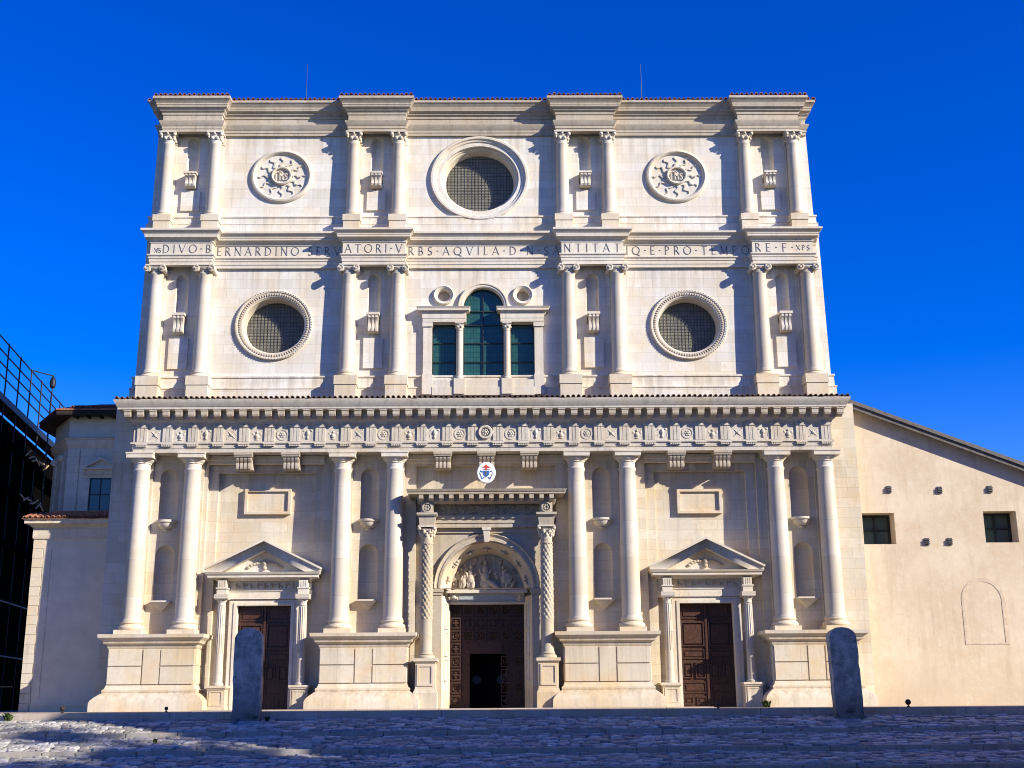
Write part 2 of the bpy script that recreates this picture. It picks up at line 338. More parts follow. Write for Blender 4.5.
# cobbled steps: every stone is real relief
def cobbles():
    rng = np.random.default_rng(3)
    x0, x1, y0, y1 = -25.5, 27.0, -24.0, -6.9
    dx, dy = .04, .03
    xs = np.arange(x0, x1, dx); ys = np.arange(y0, y1, dy)
    X, Y = np.meshgrid(xs, ys)
    rowh = .30
    kerbs = [-9.6, -12.6, -15.8]
    wob = .03*np.sin(X*1.7+Y*.6)+.025*np.sin(X*.53-Y*2.1)
    Yw = Y + wob
    row = np.floor(Yw/rowh).astype(int); fy = Yw/rowh-row
    nr = row.max()-row.min()+1; r0 = row.min()
    H = np.zeros_like(X); T = np.zeros_like(X)
    for r in range(nr):
        mk = row == r+r0
        if not mk.any(): continue
        w = rng.uniform(.28, .60, 400); e = x0-1+np.cumsum(w); e = e[e < x1+2]
        xm = X[mk] + .04*np.sin(Y[mk]*31+r)
        i = np.searchsorted(e, xm); i = np.clip(i, 1, len(e)-1)
        a = e[i-1]; b = e[i]; fx = (xm-a)/(b-a)
        wx = np.minimum(fx, 1-fx)*(b-a); wy = np.minimum(fy[mk], 1-fy[mk])*rowh
        hx = np.clip(wx/.06, 0, 1); hy = np.clip(wy/.055, 0, 1)
        dome = (1-(1-hx)**2.6)*(1-(1-hy)**2.6)
        hh = rng.uniform(.07, .13, len(e)+1); tn = rng.uniform(0, 1, len(e)+1); tlx = rng.uniform(-.03, .03, len(e)+1)
        H[mk] = dome*hh[i]*1.15 + dome*tlx[i]*(fx-.5)
        T[mk] = np.where(dome > .55, .25+.75*tn[i]**1.4, 0)
    H += .008*np.sin(X*23+Y*17)*np.sin(X*11-Y*29)
    bx = np.interp(Y, [p[0] for p in PROF][::-1], [p[1] for p in PROF][::-1])
    Z = bx - .095 + H
    for k in kerbs: Z[(Y > k-.1) & (Y < k+.30)] -= .10      # bedding under the edging slabs
    ny, nx = X.shape
    co = np.stack([X, Y, Z], -1).reshape(-1, 3).astype(np.float32)
    idx = np.arange(ny*nx).reshape(ny, nx)
    q = np.stack([idx[:-1, :-1], idx[:-1, 1:], idx[1:, 1:], idx[1:, :-1]], -1).reshape(-1, 4)
    me = bpy.data.meshes.new('cobbled_steps'); me.vertices.add(len(co)); me.vertices.foreach_set('co', co.ravel())
    me.loops.add(q.size); me.loops.foreach_set('vertex_index', q.ravel().astype(np.int32))
    me.polygons.add(len(q)); me.polygons.foreach_set('loop_start', np.arange(0, q.size, 4, dtype=np.int32))
    me.update(calc_edges=True); me.polygons.foreach_set('use_smooth', np.ones(len(q), bool))
    at = me.attributes.new('tone', 'FLOAT', 'POINT'); at.data.foreach_set('value', T.ravel().astype(np.float32))
    m, t, b = newmat('river_cobble', .62, .4); P, XZ = posxz(t)
    a = N(t, 'Attribute', attribute_name='tone')
    n = N(t, 'TexNoise', Scale=9., Detail=6.0, Roughness=.7); t.links.new(P, n.inputs['Vector'])
    n5 = N(t, 'TexNoise', Scale=.5, Detail=4.0, Roughness=.6); t.links.new(P, n5.inputs['Vector'])
    c = mixc(t, ramp(t, a.outputs['Fac'], ((.0, (.035, .032, .026)), (.2, (.20, .19, .18)), (.6, (.36, .35, .33)), (1., (.50, .48, .45)))), (.0, .0, .0), (.0, .0, .0)) if False else ramp(t, a.outputs['Fac'], ((.0, (.03, .028, .022)), (.22, (.26, .24, .20)), (.6, (.50, .465, .40)), (1., (.74, .69, .60))))
    c = mixc(t, ramp(t, n.outputs[0], ((.35, .45), (.6, 0))), c, (.10, .095, .085))
    c = mixc(t, ramp(t, n5.outputs[0], ((.5, 0), (.7, .3))), c, (.14, .12, .09))
    t.links.new(c, b.inputs['Base Color'])
    bp = N(t, 'Bump', Strength=.4, Distance=.02); t.links.new(n.outputs[0], bp.inputs['Height']); t.links.new(bp.outputs[0], b.inputs['Normal'])
    me.materials.append(m)
    o = bpy.data.objects.new('cobbled_steps', me); COL.objects.link(o); tag(o, kind='structure')
    return m
M_cob = cobbles()

M_terr = stone('terrace_slab', (.50, .43, .36), (1.9, 5.), .4, .5, bump=.4)
M_kerb = stone('edging_slab', (.40, .37, .33), None, .3, .8, bump=.6)
kb = MB()
for k_ in (-9.6, -12.6, -15.8):
    x = -30.
    while x < 30:
        w = random.uniform(1.0, 2.3); zt = float(np.interp(k_+.03, [p[0] for p in PROF][::-1], [p[1] for p in PROF][::-1]))+.02+random.uniform(-.03, .025); yy = k_-.06+random.uniform(-.05, .05)
        kb.taper(x+w/2, yy+.17, zt-.30, zt, w/2-.012, .18, w/2-.03, .165); x += w
tag(kb.build('step_edging', M_kerb, None, 30), kind='structure')
tr = MB(); x = -60.
while x < 60:
    w = random.uniform(1.5, 3.1); d = random.uniform(-.012, .012)
    tr.box(x+.008, x+w-.008, -6.85+d, -6.0, -.55, random.uniform(-.012, .004)); x += w
tr.box(-60, 60, -6.0, 60, -.5, -.004)
tag(tr.build('terrace', M_terr, None, 0), kind='structure')
# raised edge slab run in front of the doors
sl_ = MB(); x = -12.3
while x < 9.4:
    w = random.uniform(2.2, 4.2); w = min(w, 9.6-x); sl_.box(x+.01, x+w-.01, -3.3+random.uniform(-.02, .02), -1.75, -.002, .05); x += w
tag(sl_.build('doorstep_pavement', M_terr, None, 0), kind='structure')

# ------------------------------------------------------------------ the basilica
CH = empty('basilica', (0, 0, 0), 'pale limestone Renaissance church front in three orders of paired columns, the whole central building', 'church')
LX = [-15.83, -13.48, -6.57, -4.17, 4.20, 6.56, 13.45, 15.75]
MX = [-15.82, -13.48, -6.56, -4.19, 4.02, 6.37, 13.28, 15.60]
TX = [-15.68, -13.36, -6.49, -4.27, 3.83, 6.10, 12.92, 15.35]
NX = [(LX[2*i]+LX[2*i+1])/2 for i in range(4)]
# ---- lower wall
c1, c2 = -10.03, 10.02
NW = .43
hol = [(archpts(nx, NW, 8.42, 10.46), False) for nx in NX] + [(archpts(nx, NW, 4.80, 6.92), False) for nx in NX]
low = MB()
for side in (0, 1, 2, 3):                       # four piers
    xa, xb = ((-17.36, -12.88), (-7.48, -3.22), (3.25, 7.42), (12.62, 17.42))[side]
    low.plate(rect(xa, xb, 0, 11.45), [h for h in hol if xa < h[0][0][0] < xb], 0, .9)
for xa, xb in ((-12.88, -7.48), (-3.22, 3.25), (7.42, 12.62)):          # bay heads and stepped recesses
    low.box(xa, xb, 0, .9, 11.2 if abs(xa) > 4 else 11.0, 11.45)
for xa, xb in ((-12.88, -7.48), (7.42, 12.62)):
    mid = (xa+xb)/2
    low.plate([(xa, 0), (xb, 0), (xb, 11.2), (xa, 11.2)], [(rect(xa+.45, xb-.45, 0.02, 10.72), True)], .22, .9)
    dc = c1 if xa < 0 else c2
    low.plate(rect(xa+.45, xb-.45, 0.02, 10.72), [(rect(dc-1.26, dc+1.26, .03, 4.68), True)], .45, .95)
low.plate(rect(-3.22, 3.25, 0, 11.0), [(archpts(.05, 2.1, .02, 5.28, 24), True)], .25, .9)
low.box(-17.36, 17.42, 0.0, .9, 11.45, 13.9)
low.box(-17.62, 17.42, .95, 6.0, -.2, 13.9) if False else None
wall = low.build('lower_wall', M_wall, CH)
body = MB(); body.box(-17.34, -12.7, .9, 9, 0, 13.9); body.box(-8.6, -2.3, .95, 9, 0, 13.9); body.box(2.4, 8.6, .95, 9, 0, 13.9); body.box(11.4, 17.4, .9, 9, 0, 13.9)
body.box(-12.7, -8.6, .96, 9, 4.8, 13.9); body.box(8.6, 11.4, .96, 9, 4.8, 13.9); body.box(-2.3, 2.4, 1.7, 9, 7.2, 13.9)
body.build('nave_wall', M_wall, CH)
# ---- niches
def niche(cx, w, z0, zs, depth, mat, name='niche'):
    m = MB(); n = 14; pr = []
    for i in range(n+1):
        a = pi*i/n; pr.append((cx - w*cos(a), depth*sin(a)))
    vs = [(x, y, z0) for x, y in pr] + [(x, y, zs) for x, y in pr]
    fs = [(i, i+1, i+n+2, i+n+1) for i in range(n)]
    st = n+1; k = 8                       # quarter dome
    for j in range(1, k+1):
        t = (pi/2)*j/k
        for x, y in pr: vs.append((cx+(x-cx)*cos(t), y*cos(t), zs+w*sin(t)))
        a0 = st; a1 = (n+1)*(j+1)
        fs += [(a0+i, a0+i+1, a1+i+1, a1+i) for i in range(n)]; st = a1
    # dome boundary follows the arch: front vertices lie on it already
    fs.append(tuple(range(n+1)))
    m.add(vs, fs); return m.build(name, mat, wall, 40)
# dome front edge check: x from cx-w*cos(t) at y 0 -> circle, matches the arch hole
for nx in NX:
    niche(nx, NW, 8.42, 10.46, .36, M_wall); niche(nx, NW, 4.80, 6.92, .36, M_wall)
    b = MB(); b.lathe([(.05, 7.98), (.15, 8.0), (.17, 8.05), (.13, 8.08), (.28, 8.12), (.38, 8.22), (.42, 8.32), (.40, 8.34), (.49, 8.37), (.50, 8.47)], nx, -.02, 20); b.build('niche_bracket', M_trim, wall)
    b = MB(); b.taper(nx, -.02, 4.34, 4.74, .02, .02, .44, .42); b.box(nx-.46, nx+.46, -.46, .1, 4.745, 4.82); b.build('niche_bracket', M_trim, wall, 20)
# ---- pedestals
for i in range(4):
    cx = NX[i]; hw = (LX[2*i+1]-LX[2*i])/2+.73; yf = -1.08
    pd = MB()
    pd.sweep([(cx-hw, .3), (cx-hw, yf), (cx+hw, yf), (cx+hw, .3)],
             [(.55, 0), (.55, .36), (.50, .48), (.36, .62), (.20, .74), (.12, .79), (.14, .83), (.14, .92), (.06, .96), (.03, 1.06), (0, 1.13), (0, 2.66), (.04, 2.70), (.07, 2.82), (.20, 2.90), (.22, 2.98), (.24, 3.02), (.36, 3.10), (.40, 3.14), (.42, 3.29), (-.2, 3.31)], .4)
    pd.box(cx-hw+.2, cx+hw-.2, yf+.3, .3, 0.01, 3.305)
    g_ = .03; cw = .42
    for (xa, xb, za, zb) in ((-hw+.03, -cw, 1.95, 2.64), (-hw+.03, -cw, 1.16, 1.90), (-cw+.06, cw-.06, 1.16, 2.64), (cw, hw-.03, 1.95, 2.64), (cw, hw-.03, 1.16, 1.90)):
        pd.box(cx+xa, cx+xb, yf-.06, yf+.1, za, zb)
    for s_ in (-1, 1):                       # side faces of the die get their blocks too
        xs_ = cx+s_*hw
        pd.box(min(xs_, xs_+s_*.03), max(xs_, xs_+s_*.03), yf+.05, .2, 1.16, 1.90); pd.box(min(xs_, xs_+s_*.03), max(xs_, xs_+s_*.03), yf+.05, .2, 1.95, 2.64)
    pd.build('pedestal', M_ped, CH)
# ---- columns
def shaftprof(r0, r1, z0, z1, n=10):
    return [(r0*1.12, z0), (r0*1.12, z0+.05), (r0*1.02, z0+.12)] + [(r0-(r0-r1)*(t/n)**1.7, z0+.16+(z1-.22-z0-.16)*t/n) for t in range(n+1)] + [(r1*1.10, z1-.14), (r1*1.12, z1-.08), (r1*1.02, z1-.04), (r1, z1)]
def low_column(cx):
    cy = -.46
    s_ = MB().lathe(shaftprof(.435, .37, 3.86, 10.80), cx, cy, 32).build('column', M_col, CH)
    b = MB(); b.box(cx-.60, cx+.60, cy-.60, cy+.5, 3.31, 3.50); b.lathe([(.56, 3.50), (.60, 3.55), (.60, 3.62), (.55, 3.69), (.49, 3.71), (.48, 3.76), (.52, 3.80), (.52, 3.84), (.47, 3.87)], cx, cy, 32)
    sub(b.build('column_base', M_ped, s_), s_)
    c = MB(); c.lathe([(.37, 10.66), (.37, 10.92), (.41, 10.93), (.41, 10.98), (.44, 11.0), (.50, 11.06), (.55, 11.14), (.55, 11.16)], cx, cy, 32); c.box(cx-.60, cx+.60, cy-.60, cy+.6, 11.16, 11.34); c.box(cx-.63, cx+.63, cy-.63, cy+.6, 11.34, 11.417)
    sub(c.sh(0, .08).build('capital', M_trim, s_), s_)
    return s_
c0 = low_column(LX[0])
for x in LX[1:]: rep(c0, x-LX[0])
pl = MB(); pl.box(LX[0]-.42, LX[0]+.42, -.12, .1, 3.7, 11.24); pl.box(LX[0]-.48, LX[0]+.48, -.17, .1, 11.24, 11.48); pl.box(LX[0]-.48, LX[0]+.48, -.17, .1, 3.31, 3.7)
p0 = pl.build('pilaster', M_wall, CH, 20)
for x in LX[1:]: rep(p0, x-LX[0])
# ---- lower entablature
EF = -.84
PATH_L = [(-16.22, .5), (-16.22, EF), (16.06, EF), (16.06, .5)]
en = MB()
en.sweep(PATH_L, [(0, 11.42), (0, 11.60), (.03, 11.61), (.03, 11.80), (.10, 11.82), (.10, 11.90), (0, 11.91), (0, 12.70), (.05, 12.72), (.07, 12.80), (.18, 12.88), (.22, 12.95), (.22, 13.30), (.62, 13.31), (.64, 13.33), (.64, 13.42), (.67, 13.44), (.72, 13.56), (.80, 13.68), (.81, 13.76), (-.3, 13.80)], 1.0)
en.box(-16.1, 15.95, EF+.5, .1, 13.2, 13.78)
ent = en.sh(0, .08).build('lower_entablature', M_frz, CH)
for xa, xb in ((-12.9, -7.5), (-3.7, 3.7), (7.4, 12.6)): MB().sweep([(xa, -.001), (xb, -.001)], [(0, 11.09), (.08, 11.12), (.08, 11.26), (.16, 11.28), (.16, 11.47)]).build('wall_moulding', M_trim, CH)
PT = 1.172
t = MB(); x0 = -13.5*PT                       # triglyph with channels and its guttae
for k in (-1, 0, 1): t.prism([(x0+k*.16-.068, 11.92), (x0+k*.16+.068, 11.92), (x0+k*.16+.068, 12.58), (x0+k*.16-.068, 12.58)], EF-.065, EF+.02)
t.box(x0-.245, x0+.245, EF-.03, EF+.02, 11.915, 12.58); t.box(x0-.26, x0+.26, EF-.10, EF+.02, 12.58, 12.695)
t.box(x0-.26, x0+.26, EF-.14, EF, 11.765, 11.815)
for k in range(5): t.taper(x0-.2+.1*k, EF-.085, 11.69, 11.765, .042, .042, .03, .03)
tg = t.sh(0, .08).build('triglyph', M_frz, ent, 20)
for k in range(1, 28): rep(tg, k*PT)
m_ = MB(); x0 = -28*PT/2                      # modillion block
m_.box(x0-.15, x0+.15, EF-.60, EF-.2, 13.07, 13.25); m_.box(x0-.17, x0+.17, EF-.63, EF-.2, 13.25, 13.302); m_.prismx([(EF-.60, 13.07), (EF-.2, 13.07), (EF-.2, 12.93), (EF-.34, 12.95), (EF-.42, 13.03), (EF-.5, 13.03), (EF-.56, 12.99)], x0-.14, x0+.14)
mo = m_.sh(0, .08).build('modillion', M_corn, ent, 30)
for k in range(1, 57): rep(mo, k*PT/2)
def lump(seed, kind):
    rg = random.Random(seed); b = MB(); y = EF+.046
    if kind == 0:
        b.ring([(.24, y-.02), (.27, y-.07), (.21, y-.07), (.19, y-.02)], 0, 12.24, 1, 20)
        for k in range(6): b.ell((.10*cos(k*pi/3), y-.03, 12.24+.10*sin(k*pi/3)), (.06, .06, .05), 7, 5)
        b.ell((0, y-.05, 12.24), (.06, .06, .06), 7, 5)
    elif kind == 1:
        b.ell((0, y-.03, 12.30), (.10, .10, .15), 8, 6); b.ell((0, y-.05, 12.10), (.06, .07, .10), 8, 6)
        for s_ in (-1, 1): b.ell((s_*.17, y-.03, 12.42), (.10, .05, .04), 7, 5, s_*.5); b.ell((s_*.22, y-.02, 12.15), (.035, .04, .18), 7, 5)
    elif kind == 2:
        for s_ in (-1, 1): b.ell((0, y-.03, 12.24), (.035, .05, .30), 7, 5, s_*.8)
        b.ell((0, y-.04, 12.24), (.08, .08, .08), 7, 5)
        for k in range(5): b.ell((rg.uniform(-.22, .22), y-.02, rg.uniform(12.02, 12.48)), (.05, .05, .04), 6, 4)
    else:
        b.ell((0, y-.03, 12.17), (.12, .09, .13), 8, 6); b.ell((0, y-.03, 12.36), (.06, .07, .06), 8, 6); b.ell((0, y-.03, 12.02), (.12, .07, .04), 8, 6)
        for s_ in (-1, 1): b.ell((s_*.17, y-.02, 12.28), (.08, .05, .10), 7, 5, s_*.6)
    return b
reliefs = [lump(k, k).sh(0, .08).build('metope_relief', M_frz, ent, 60) for k in range(4)]
seq = [0, 1, 3, 0, 2, 3, 1, 0, 3, 2, 1, 3, 2]
last = {}
for k in range(-13, 14):
    if k: last[seq[abs(k)-1]] = k
for k in range(-13, 14):
    if k and last[seq[abs(k)-1]] != k: rep(reliefs[seq[abs(k)-1]], k*PT)
for q, k in last.items(): reliefs[q].location.x = k*PT
rd = MB(); rd.ring([(.31, EF-.0), (.34, EF-.10), (.30, EF-.16), (.22, EF-.15), (.20, EF-.02)], 0, 12.30, 1, 28)
for k in range(8): rd.ell((.12*cos(k*pi/4), EF-.08, 12.30+.12*sin(k*pi/4)), (.055, .07, .055), 7, 5)
rd.ell((0, EF-.10, 12.30), (.07, .08, .07), 8, 6); rd.ell((0, EF+.0, 12.30), (.23, .08, .23), 16, 8)
rd.sh(0, .08).build('frieze_roundel', M_frz, ent, 50)
# ---- barrel tile rows
def tile_row(x0, x1, yf, yb, z, zb, mat, parent, pitch=.245, seed=1):
    rg = random.Random(seed); b = MB(); n = max(1, round((x1-x0)/pitch)); p = (x1-x0)/n
    for i in range(n):
        cx = x0+(i+.5)*p; r = p*.36; yy = yf+rg.uniform(-.025, .02); zz = z+rg.uniform(-.008, .012); k = 6
        vs = []
        for (y, q, dz) in ((yy, r, 0), (yb, r*.85, zb-z)):
            for j in range(k+1): a = pi*j/k; vs.append((cx+q*cos(a), y, zz+dz+q*sin(a)*1.05))
            for j in range(k, -1, -1): a = pi*j/k; vs.append((cx+q*.72*cos(a), y, zz+dz+q*.72*sin(a)))
        m = 2*(k+1); b.add(vs, [(j, (j+1) % m, (j+1) % m+m, j+m) for j in range(m)] + [(j, m-1-j, m-2-j, j+1) for j in range(k)])
        b.box(cx-p*.5, cx+p*.5, yy+.04, yb, zz-.045, zz-.02)
    return b.build('roof_tiles', mat, parent, 40)
tile_row(-17.0, 16.84, EF-.84, .2, 13.88, 14.0, M_tile2, ent, .243)
# ---- consoles under the architrave
cs = MB(); cx = -11.13
cs.prismx([(.3, 10.72), (-.62, 10.70), (-.78, 10.64), (-.90, 10.72), (-.92, 10.82), (-.86, 10.95), (-.93, 11.02), (-1.0, 11.12), (-.98, 11.22), (.3, 11.22)], cx-.36, cx+.36)
for k in (-.27, -.09, .09, .27): cs.prismx([(-.70, 10.66), (-.80, 10.60), (-.95, 10.68), (-.98, 10.82), (-.92, 10.96), (-1.0, 11.04), (-1.05, 11.14), (-1.02, 11.22), (-.7, 11.22)], cx+k-.06, cx+k+.06)
cs.box(cx-.41, cx+.41, -1.10, .3, 11.222, 11.30); cs.box(cx-.43, cx+.43, -1.14, .3, 11.302, 11.417)
c0 = cs.sh(.22, .075).build('console', M_corn, CH, 40)
for x in (-8.96, -1.96, .05, 2.03, 8.84, 10.97): rep(c0, x-cx)
# ---- plaques in the side bays
for (xa, xb, za, zb) in ((-11.2, -9.06, 8.80, 9.98), (8.94, 11.03, 8.74, 9.88)):
    b = MB(); b.plate(rect(xa, xb, za, zb), [(rect(xa+.13, xb-.13, za+.12, zb-.12), True)], .25, .46); b.box(xa+.1, xb-.1, .36, .46, za+.1, zb-.1); b.build('blank_plaque', M_ped, CH, 20)

# ---- upper walls
def ellip(cx, cz, rx, ez): return (circ(cx, cz, rx, ez), True)
SC = -.10
um = MB()
um.plate([(-16.62, 13.8), (16.52, 13.8), (16.40, 22.6), (-16.50, 22.6)],
         [ellip(-10.15, 17.87, 1.50, .93), ellip(9.79, 17.83, 1.50, .93), (rect(SC-2.46, SC-1.30, 15.06, 17.92), True), (rect(SC+1.30, SC+2.46, 15.06, 17.92), True),
          (archpts(SC, .97, 15.06, 18.76, 20), True), ellip(SC-1.91, 19.35, .30, .97), ellip(SC+1.91, 19.35, .30, .97)] + [(archpts((MX[2*i]+MX[2*i+1])/2, .31, 17.9, 20.16), False) for i in range(4)], 0, 1.0)
um.box(-16.6, -14.0, 1.0, 3.6, 13.9, 22.6); um.box(14.0, 16.4, 1.0, 3.6, 13.9, 22.6)
wmid = um.build('middle_wall', M_wallup, CH)
ut = MB()
ut.plate([(-16.42, 22.6), (16.25, 22.6), (16.1, 29.45), (-16.3, 29.45)],
         [ellip(-.28, 25.48, 1.95, .90)] + [(archpts((TX[2*i]+TX[2*i+1])/2, .31, 25.2, 27.42), False) for i in range(4)], 0, 1.0)
ut.box(-16.35, -14.0, 1.0, 3.6, 22.6, 29.2); ut.box(14.0, 16.15, 1.0, 3.6, 22.6, 29.2)
wtop = ut.build('top_wall', M_wallup, CH)
wall_save = wall
for i in range(4):
    wall = wmid; niche((MX[2*i]+MX[2*i+1])/2, .31, 17.9, 20.16, .30, M_wallup)
    wall = wtop; niche((TX[2*i]+TX[2*i+1])/2, .31, 25.2, 27.42, .30, M_wallup)
wall = wall_save
# sill bands
bandm = [(.0, 13.9), (.18, 13.9), (.18, 14.66), (.21, 14.68), (.21, 14.74), (.12, 14.78), (.10, 15.20), (.15, 15.24), (.15, 15.32), (0, 15.36)]
MB().sweep([(-16.60, 3.5), (-16.60, 0), (16.50, 0), (16.50, 3.5)], bandm).build('base_course', M_wallup, wmid, 30)
bandt = [(.0, 22.3), (.17, 22.3), (.17, 22.98), (.19, 23.0), (.11, 23.06), (.09, 23.34), (.14, 23.38), (.14, 23.45), (0, 23.48)]
MB().sweep([(-16.40, 3.5), (-16.40, 0), (16.22, 0), (16.22, 3.5)], bandt).build('base_course', M_wallup, wtop, 30)
# column dies
def die(cx, hw, yf, z0, zm, z1, cap=True):
    b = MB(); b.box(cx-hw, cx+hw, yf, .1, z0, zm); b.box(cx-hw-.035, cx+hw+.035, yf-.035, .1, zm+.012, z1); b.box(cx-hw+.02, cx+hw-.02, yf+.02, .1, zm-.01, zm+.02)
    return b
dm = die(MX[0], .50, -.80, 13.9, 14.72, 15.17).build('column_die', M_ped, CH, 20)
for x in MX[1:]: rep(dm, x-MX[0])
dt = die(TX[0], .40, -.72, 22.3, 22.97, 23.30).build('column_die', M_ped, CH, 20)
for x in TX[1:]: rep(dt, x-TX[0])
# middle order, Ionic
def mid_column(cx):
    cy = -.34
    s_ = MB().lathe(shaftprof(.36, .305, 15.38, 20.40), cx, cy, 28).build('column', M_col, CH)
    b = MB(); b.lathe([(.48, 15.06), (.49, 15.10), (.46, 15.16), (.40, 15.18), (.40, 15.22), (.43, 15.24), (.43, 15.27), (.38, 15.29)], cx, cy, 28)
    sub(b.sh(0, .11).build('column_base', M_ped, s_), s_)
    c = MB(); c.lathe([(.31, 20.24), (.31, 20.36), (.35, 20.38), (.40, 20.46), (.40, 20.5)], cx, cy, 24)
    for sx in (-1, 1):
        for k in range(3):            # scroll, thinner at its waist
            c.ring([(.165-.045*k, cy-.44+.0*k-.02*k), (.165-.045*k, cy-.30)], cx+sx*.37, 20.42, 1, 18, closed=False)
        c.ring([(.0, cy-.47), (.05, cy-.47), (.055, cy-.44), (.10, cy-.43), (.12, cy-.45), (.165, cy-.44), (.17, cy-.38), (.12, cy-.1), (.12, cy+.1), (.17, cy+.38), (0, cy+.4)], cx+sx*.37, 20.42, 1, 20, closed=False)
    c.box(cx-.38, cx+.38, cy-.40, cy+.40, 20.46, 20.555); c.box(cx-.45, cx+.45, cy-.46, cy+.44, 20.557, 20.618)
    sub(c.sh(0, .11).build('ionic_capital', M_trim, s_, 40), s_); return s_
c0 = mid_column(MX[0])
for x in MX[1:]: rep(c0, x-MX[0])
p0 = MB().box(MX[0]-.36, MX[0]+.36, -.09, .1, 15.15, 20.4).box(MX[0]-.40, MX[0]+.40, -.12, .1, 20.4, 20.72).build('pilaster', M_wallup, CH, 20)
for x in MX[1:]: rep(p0, x-MX[0])
def top_column(cx):
    cy = -.32
    s_ = MB().lathe(shaftprof(.325, .275, 23.45, 27.21), cx, cy, 28).build('column', M_col, CH)
    b = MB(); b.lathe([(.42, 23.13), (.43, 23.17), (.40, 23.21), (.36, 23.23), (.38, 23.26), (.38, 23.28), (.34, 23.30)], cx, cy, 28)
    sub(b.sh(0, .17).build('column_base', M_ped, s_), s_)
    c = MB(); c.lathe([(.275, 27.0), (.28, 27.18), (.30, 27.3), (.34, 27.42), (.37, 27.46)], cx, cy, 20)
    for k in range(8):
        a = k*pi/4+pi/8; c.ell((cx+.31*cos(a), cy+.31*sin(a), 27.24), (.09, .09, .10), 7, 5)
    for sx in (-1, 1):
        for sy in (-1, 1): c.ell((cx+sx*.33, cy+sy*.33, 27.42), (.10, .10, .10), 8, 6); c.ell((cx+sx*.30, cy+sy*.30, 27.32), (.05, .05, .09), 6, 5)
    c.ell((cx, cy-.36, 27.46), (.07, .06, .07), 7, 5)
    c.box(cx-.40, cx+.40, cy-.42, cy+.42, 27.50, 27.575)
    sub(c.sh(0, .17).build('leafed_capital', M_trim, s_, 45), s_); return s_
c0 = top_column(TX[0])
for x in TX[1:]: rep(c0, x-TX[0])
p0 = MB().box(TX[0]-.33, TX[0]+.33, -.08, .1, 23.3, 27.25).box(TX[0]-.37, TX[0]+.37, -.11, .1, 27.25, 27.74).build('pilaster', M_wallup, CH, 20)
for x in TX[1:]: rep(p0, x-TX[0])
# entablatures breaking forward over each pair
def ressaut_path(xs, half, yb, yf, xl, xr, yend=3.6):
    p = [(xl, yend), (xl, yb)]
    for i in range(4): p += [(xs[2*i]-half, yb), (xs[2*i]-half, yf), (xs[2*i+1]+half, yf), (xs[2*i+1]+half, yb)]
    return p + [(xr, yb), (xr, yend)]
PM = ressaut_path(MX, .32, -.14, -.63, -16.35, 16.22)[1:-1]
em = MB().sweep(PM, [(0, 20.62), (0, 20.78), (.03, 20.79), (.03, 20.95), (.06, 20.96), (.06, 21.04), (.12, 21.10), (.12, 21.15), (0, 21.17), (0, 21.74), (.04, 21.76), (.05, 21.84), (.14, 21.92), (.25, 21.97), (.25, 22.05), (.27, 22.07), (.27, 22.12), (.37, 22.24), (.42, 22.27), (.42, 22.37), (-.3, 22.40)], .3).sh(0, .11)
entm = em.build('middle_entablature', M_trim, CH, 25)
PTp = ressaut_path(TX, .30, -.12, -.61, -16.32, 16.12)
topp = [(0, 27.58), (0, 27.72), (.03, 27.73), (.03, 27.86), (.05, 27.87), (.15, 28.06), (.16, 28.12), (0, 28.15), (0, 28.46), (.04, 28.48), (.05, 28.58), (.14, 28.66), (.15, 28.72), (.27, 28.80), (.28, 28.90), (.30, 28.91), (.30, 28.98), (.40, 29.14), (.45, 29.18), (.45, 29.30), (-.3, 29.34)]
entt = MB().sweep(PTp, topp, .3).sh(0, .17).build('top_entablature', M_corn, CH, 25)
for i in range(4):
    tile_row(TX[2*i]-.72, TX[2*i+1]+.72, -.61-.47, .6, 29.52, 29.66, M_tile, entt, .235, 20+i)
bx = [-16.85] + sum([[TX[2*i]-.72, TX[2*i+1]+.72] for i in range(4)], []) + [16.65]
for i in range(5): tile_row(bx[2*i], bx[2*i+1], -.12-.47, .6, 29.51, 29.64, M_tile, entt, .235, 30+i)
MB().box(-16.5, 16.3, .3, 3.5, 29.38, 29.50).build('roof', M_tile, CH, 0)
# corbels and raised panels between the columns
def corbel(cx, z0, z1, parent):
    b = MB(); h = z1-z0
    P_ = [(.05, z0+.0), (-.20, z0-.02), (-.34, z0+.04), (-.38, z0+.16*h+.02), (-.32, z0+.34*h), (-.30, z0+.5*h), (-.36, z0+.66*h), (-.44, z0+.74*h), (-.44, z0+.86*h), (.05, z0+.86*h)]
    b.prismx(P_, cx-.25, cx+.25)
    for k in (-.18, 0, .18): b.prismx([(y-.035 if y < 0 else y, z) for y, z in P_], cx+k-.05, cx+k+.05)
    b.box(cx-.31, cx+.31, -.50, .05, z0+.87*h, z1)
    return b.build('corbel', M_trim, parent, 40)
a = corbel(MX[2]/2+MX[3]/2, 17.42, 18.38, CH)
for i in (0, 1, 3): rep(a, (MX[2*i]+MX[2*i+1]-MX[2]-MX[3])/2) if i != 1 else None
rep(a, (MX[4]+MX[5]-MX[2]-MX[3])/2)
a = corbel(TX[2]/2+TX[3]/2, 24.93, 25.68, CH)
for i in (0, 2, 3): rep(a, (TX[2*i]+TX[2*i+1]-TX[2]-TX[3])/2)
for i in range(4):
    cx = (MX[2*i]+MX[2*i+1])/2; MB().box(cx-.46, cx+.46, -.10, .05, 15.70, 17.20).build('raised_panel', M_wallup, wmid, 0)
    cx = (TX[2*i]+TX[2*i+1])/2; MB().box(cx-.46, cx+.46, -.10, .05, 23.76, 24.80).build('raised_panel', M_wallup, wtop, 0)

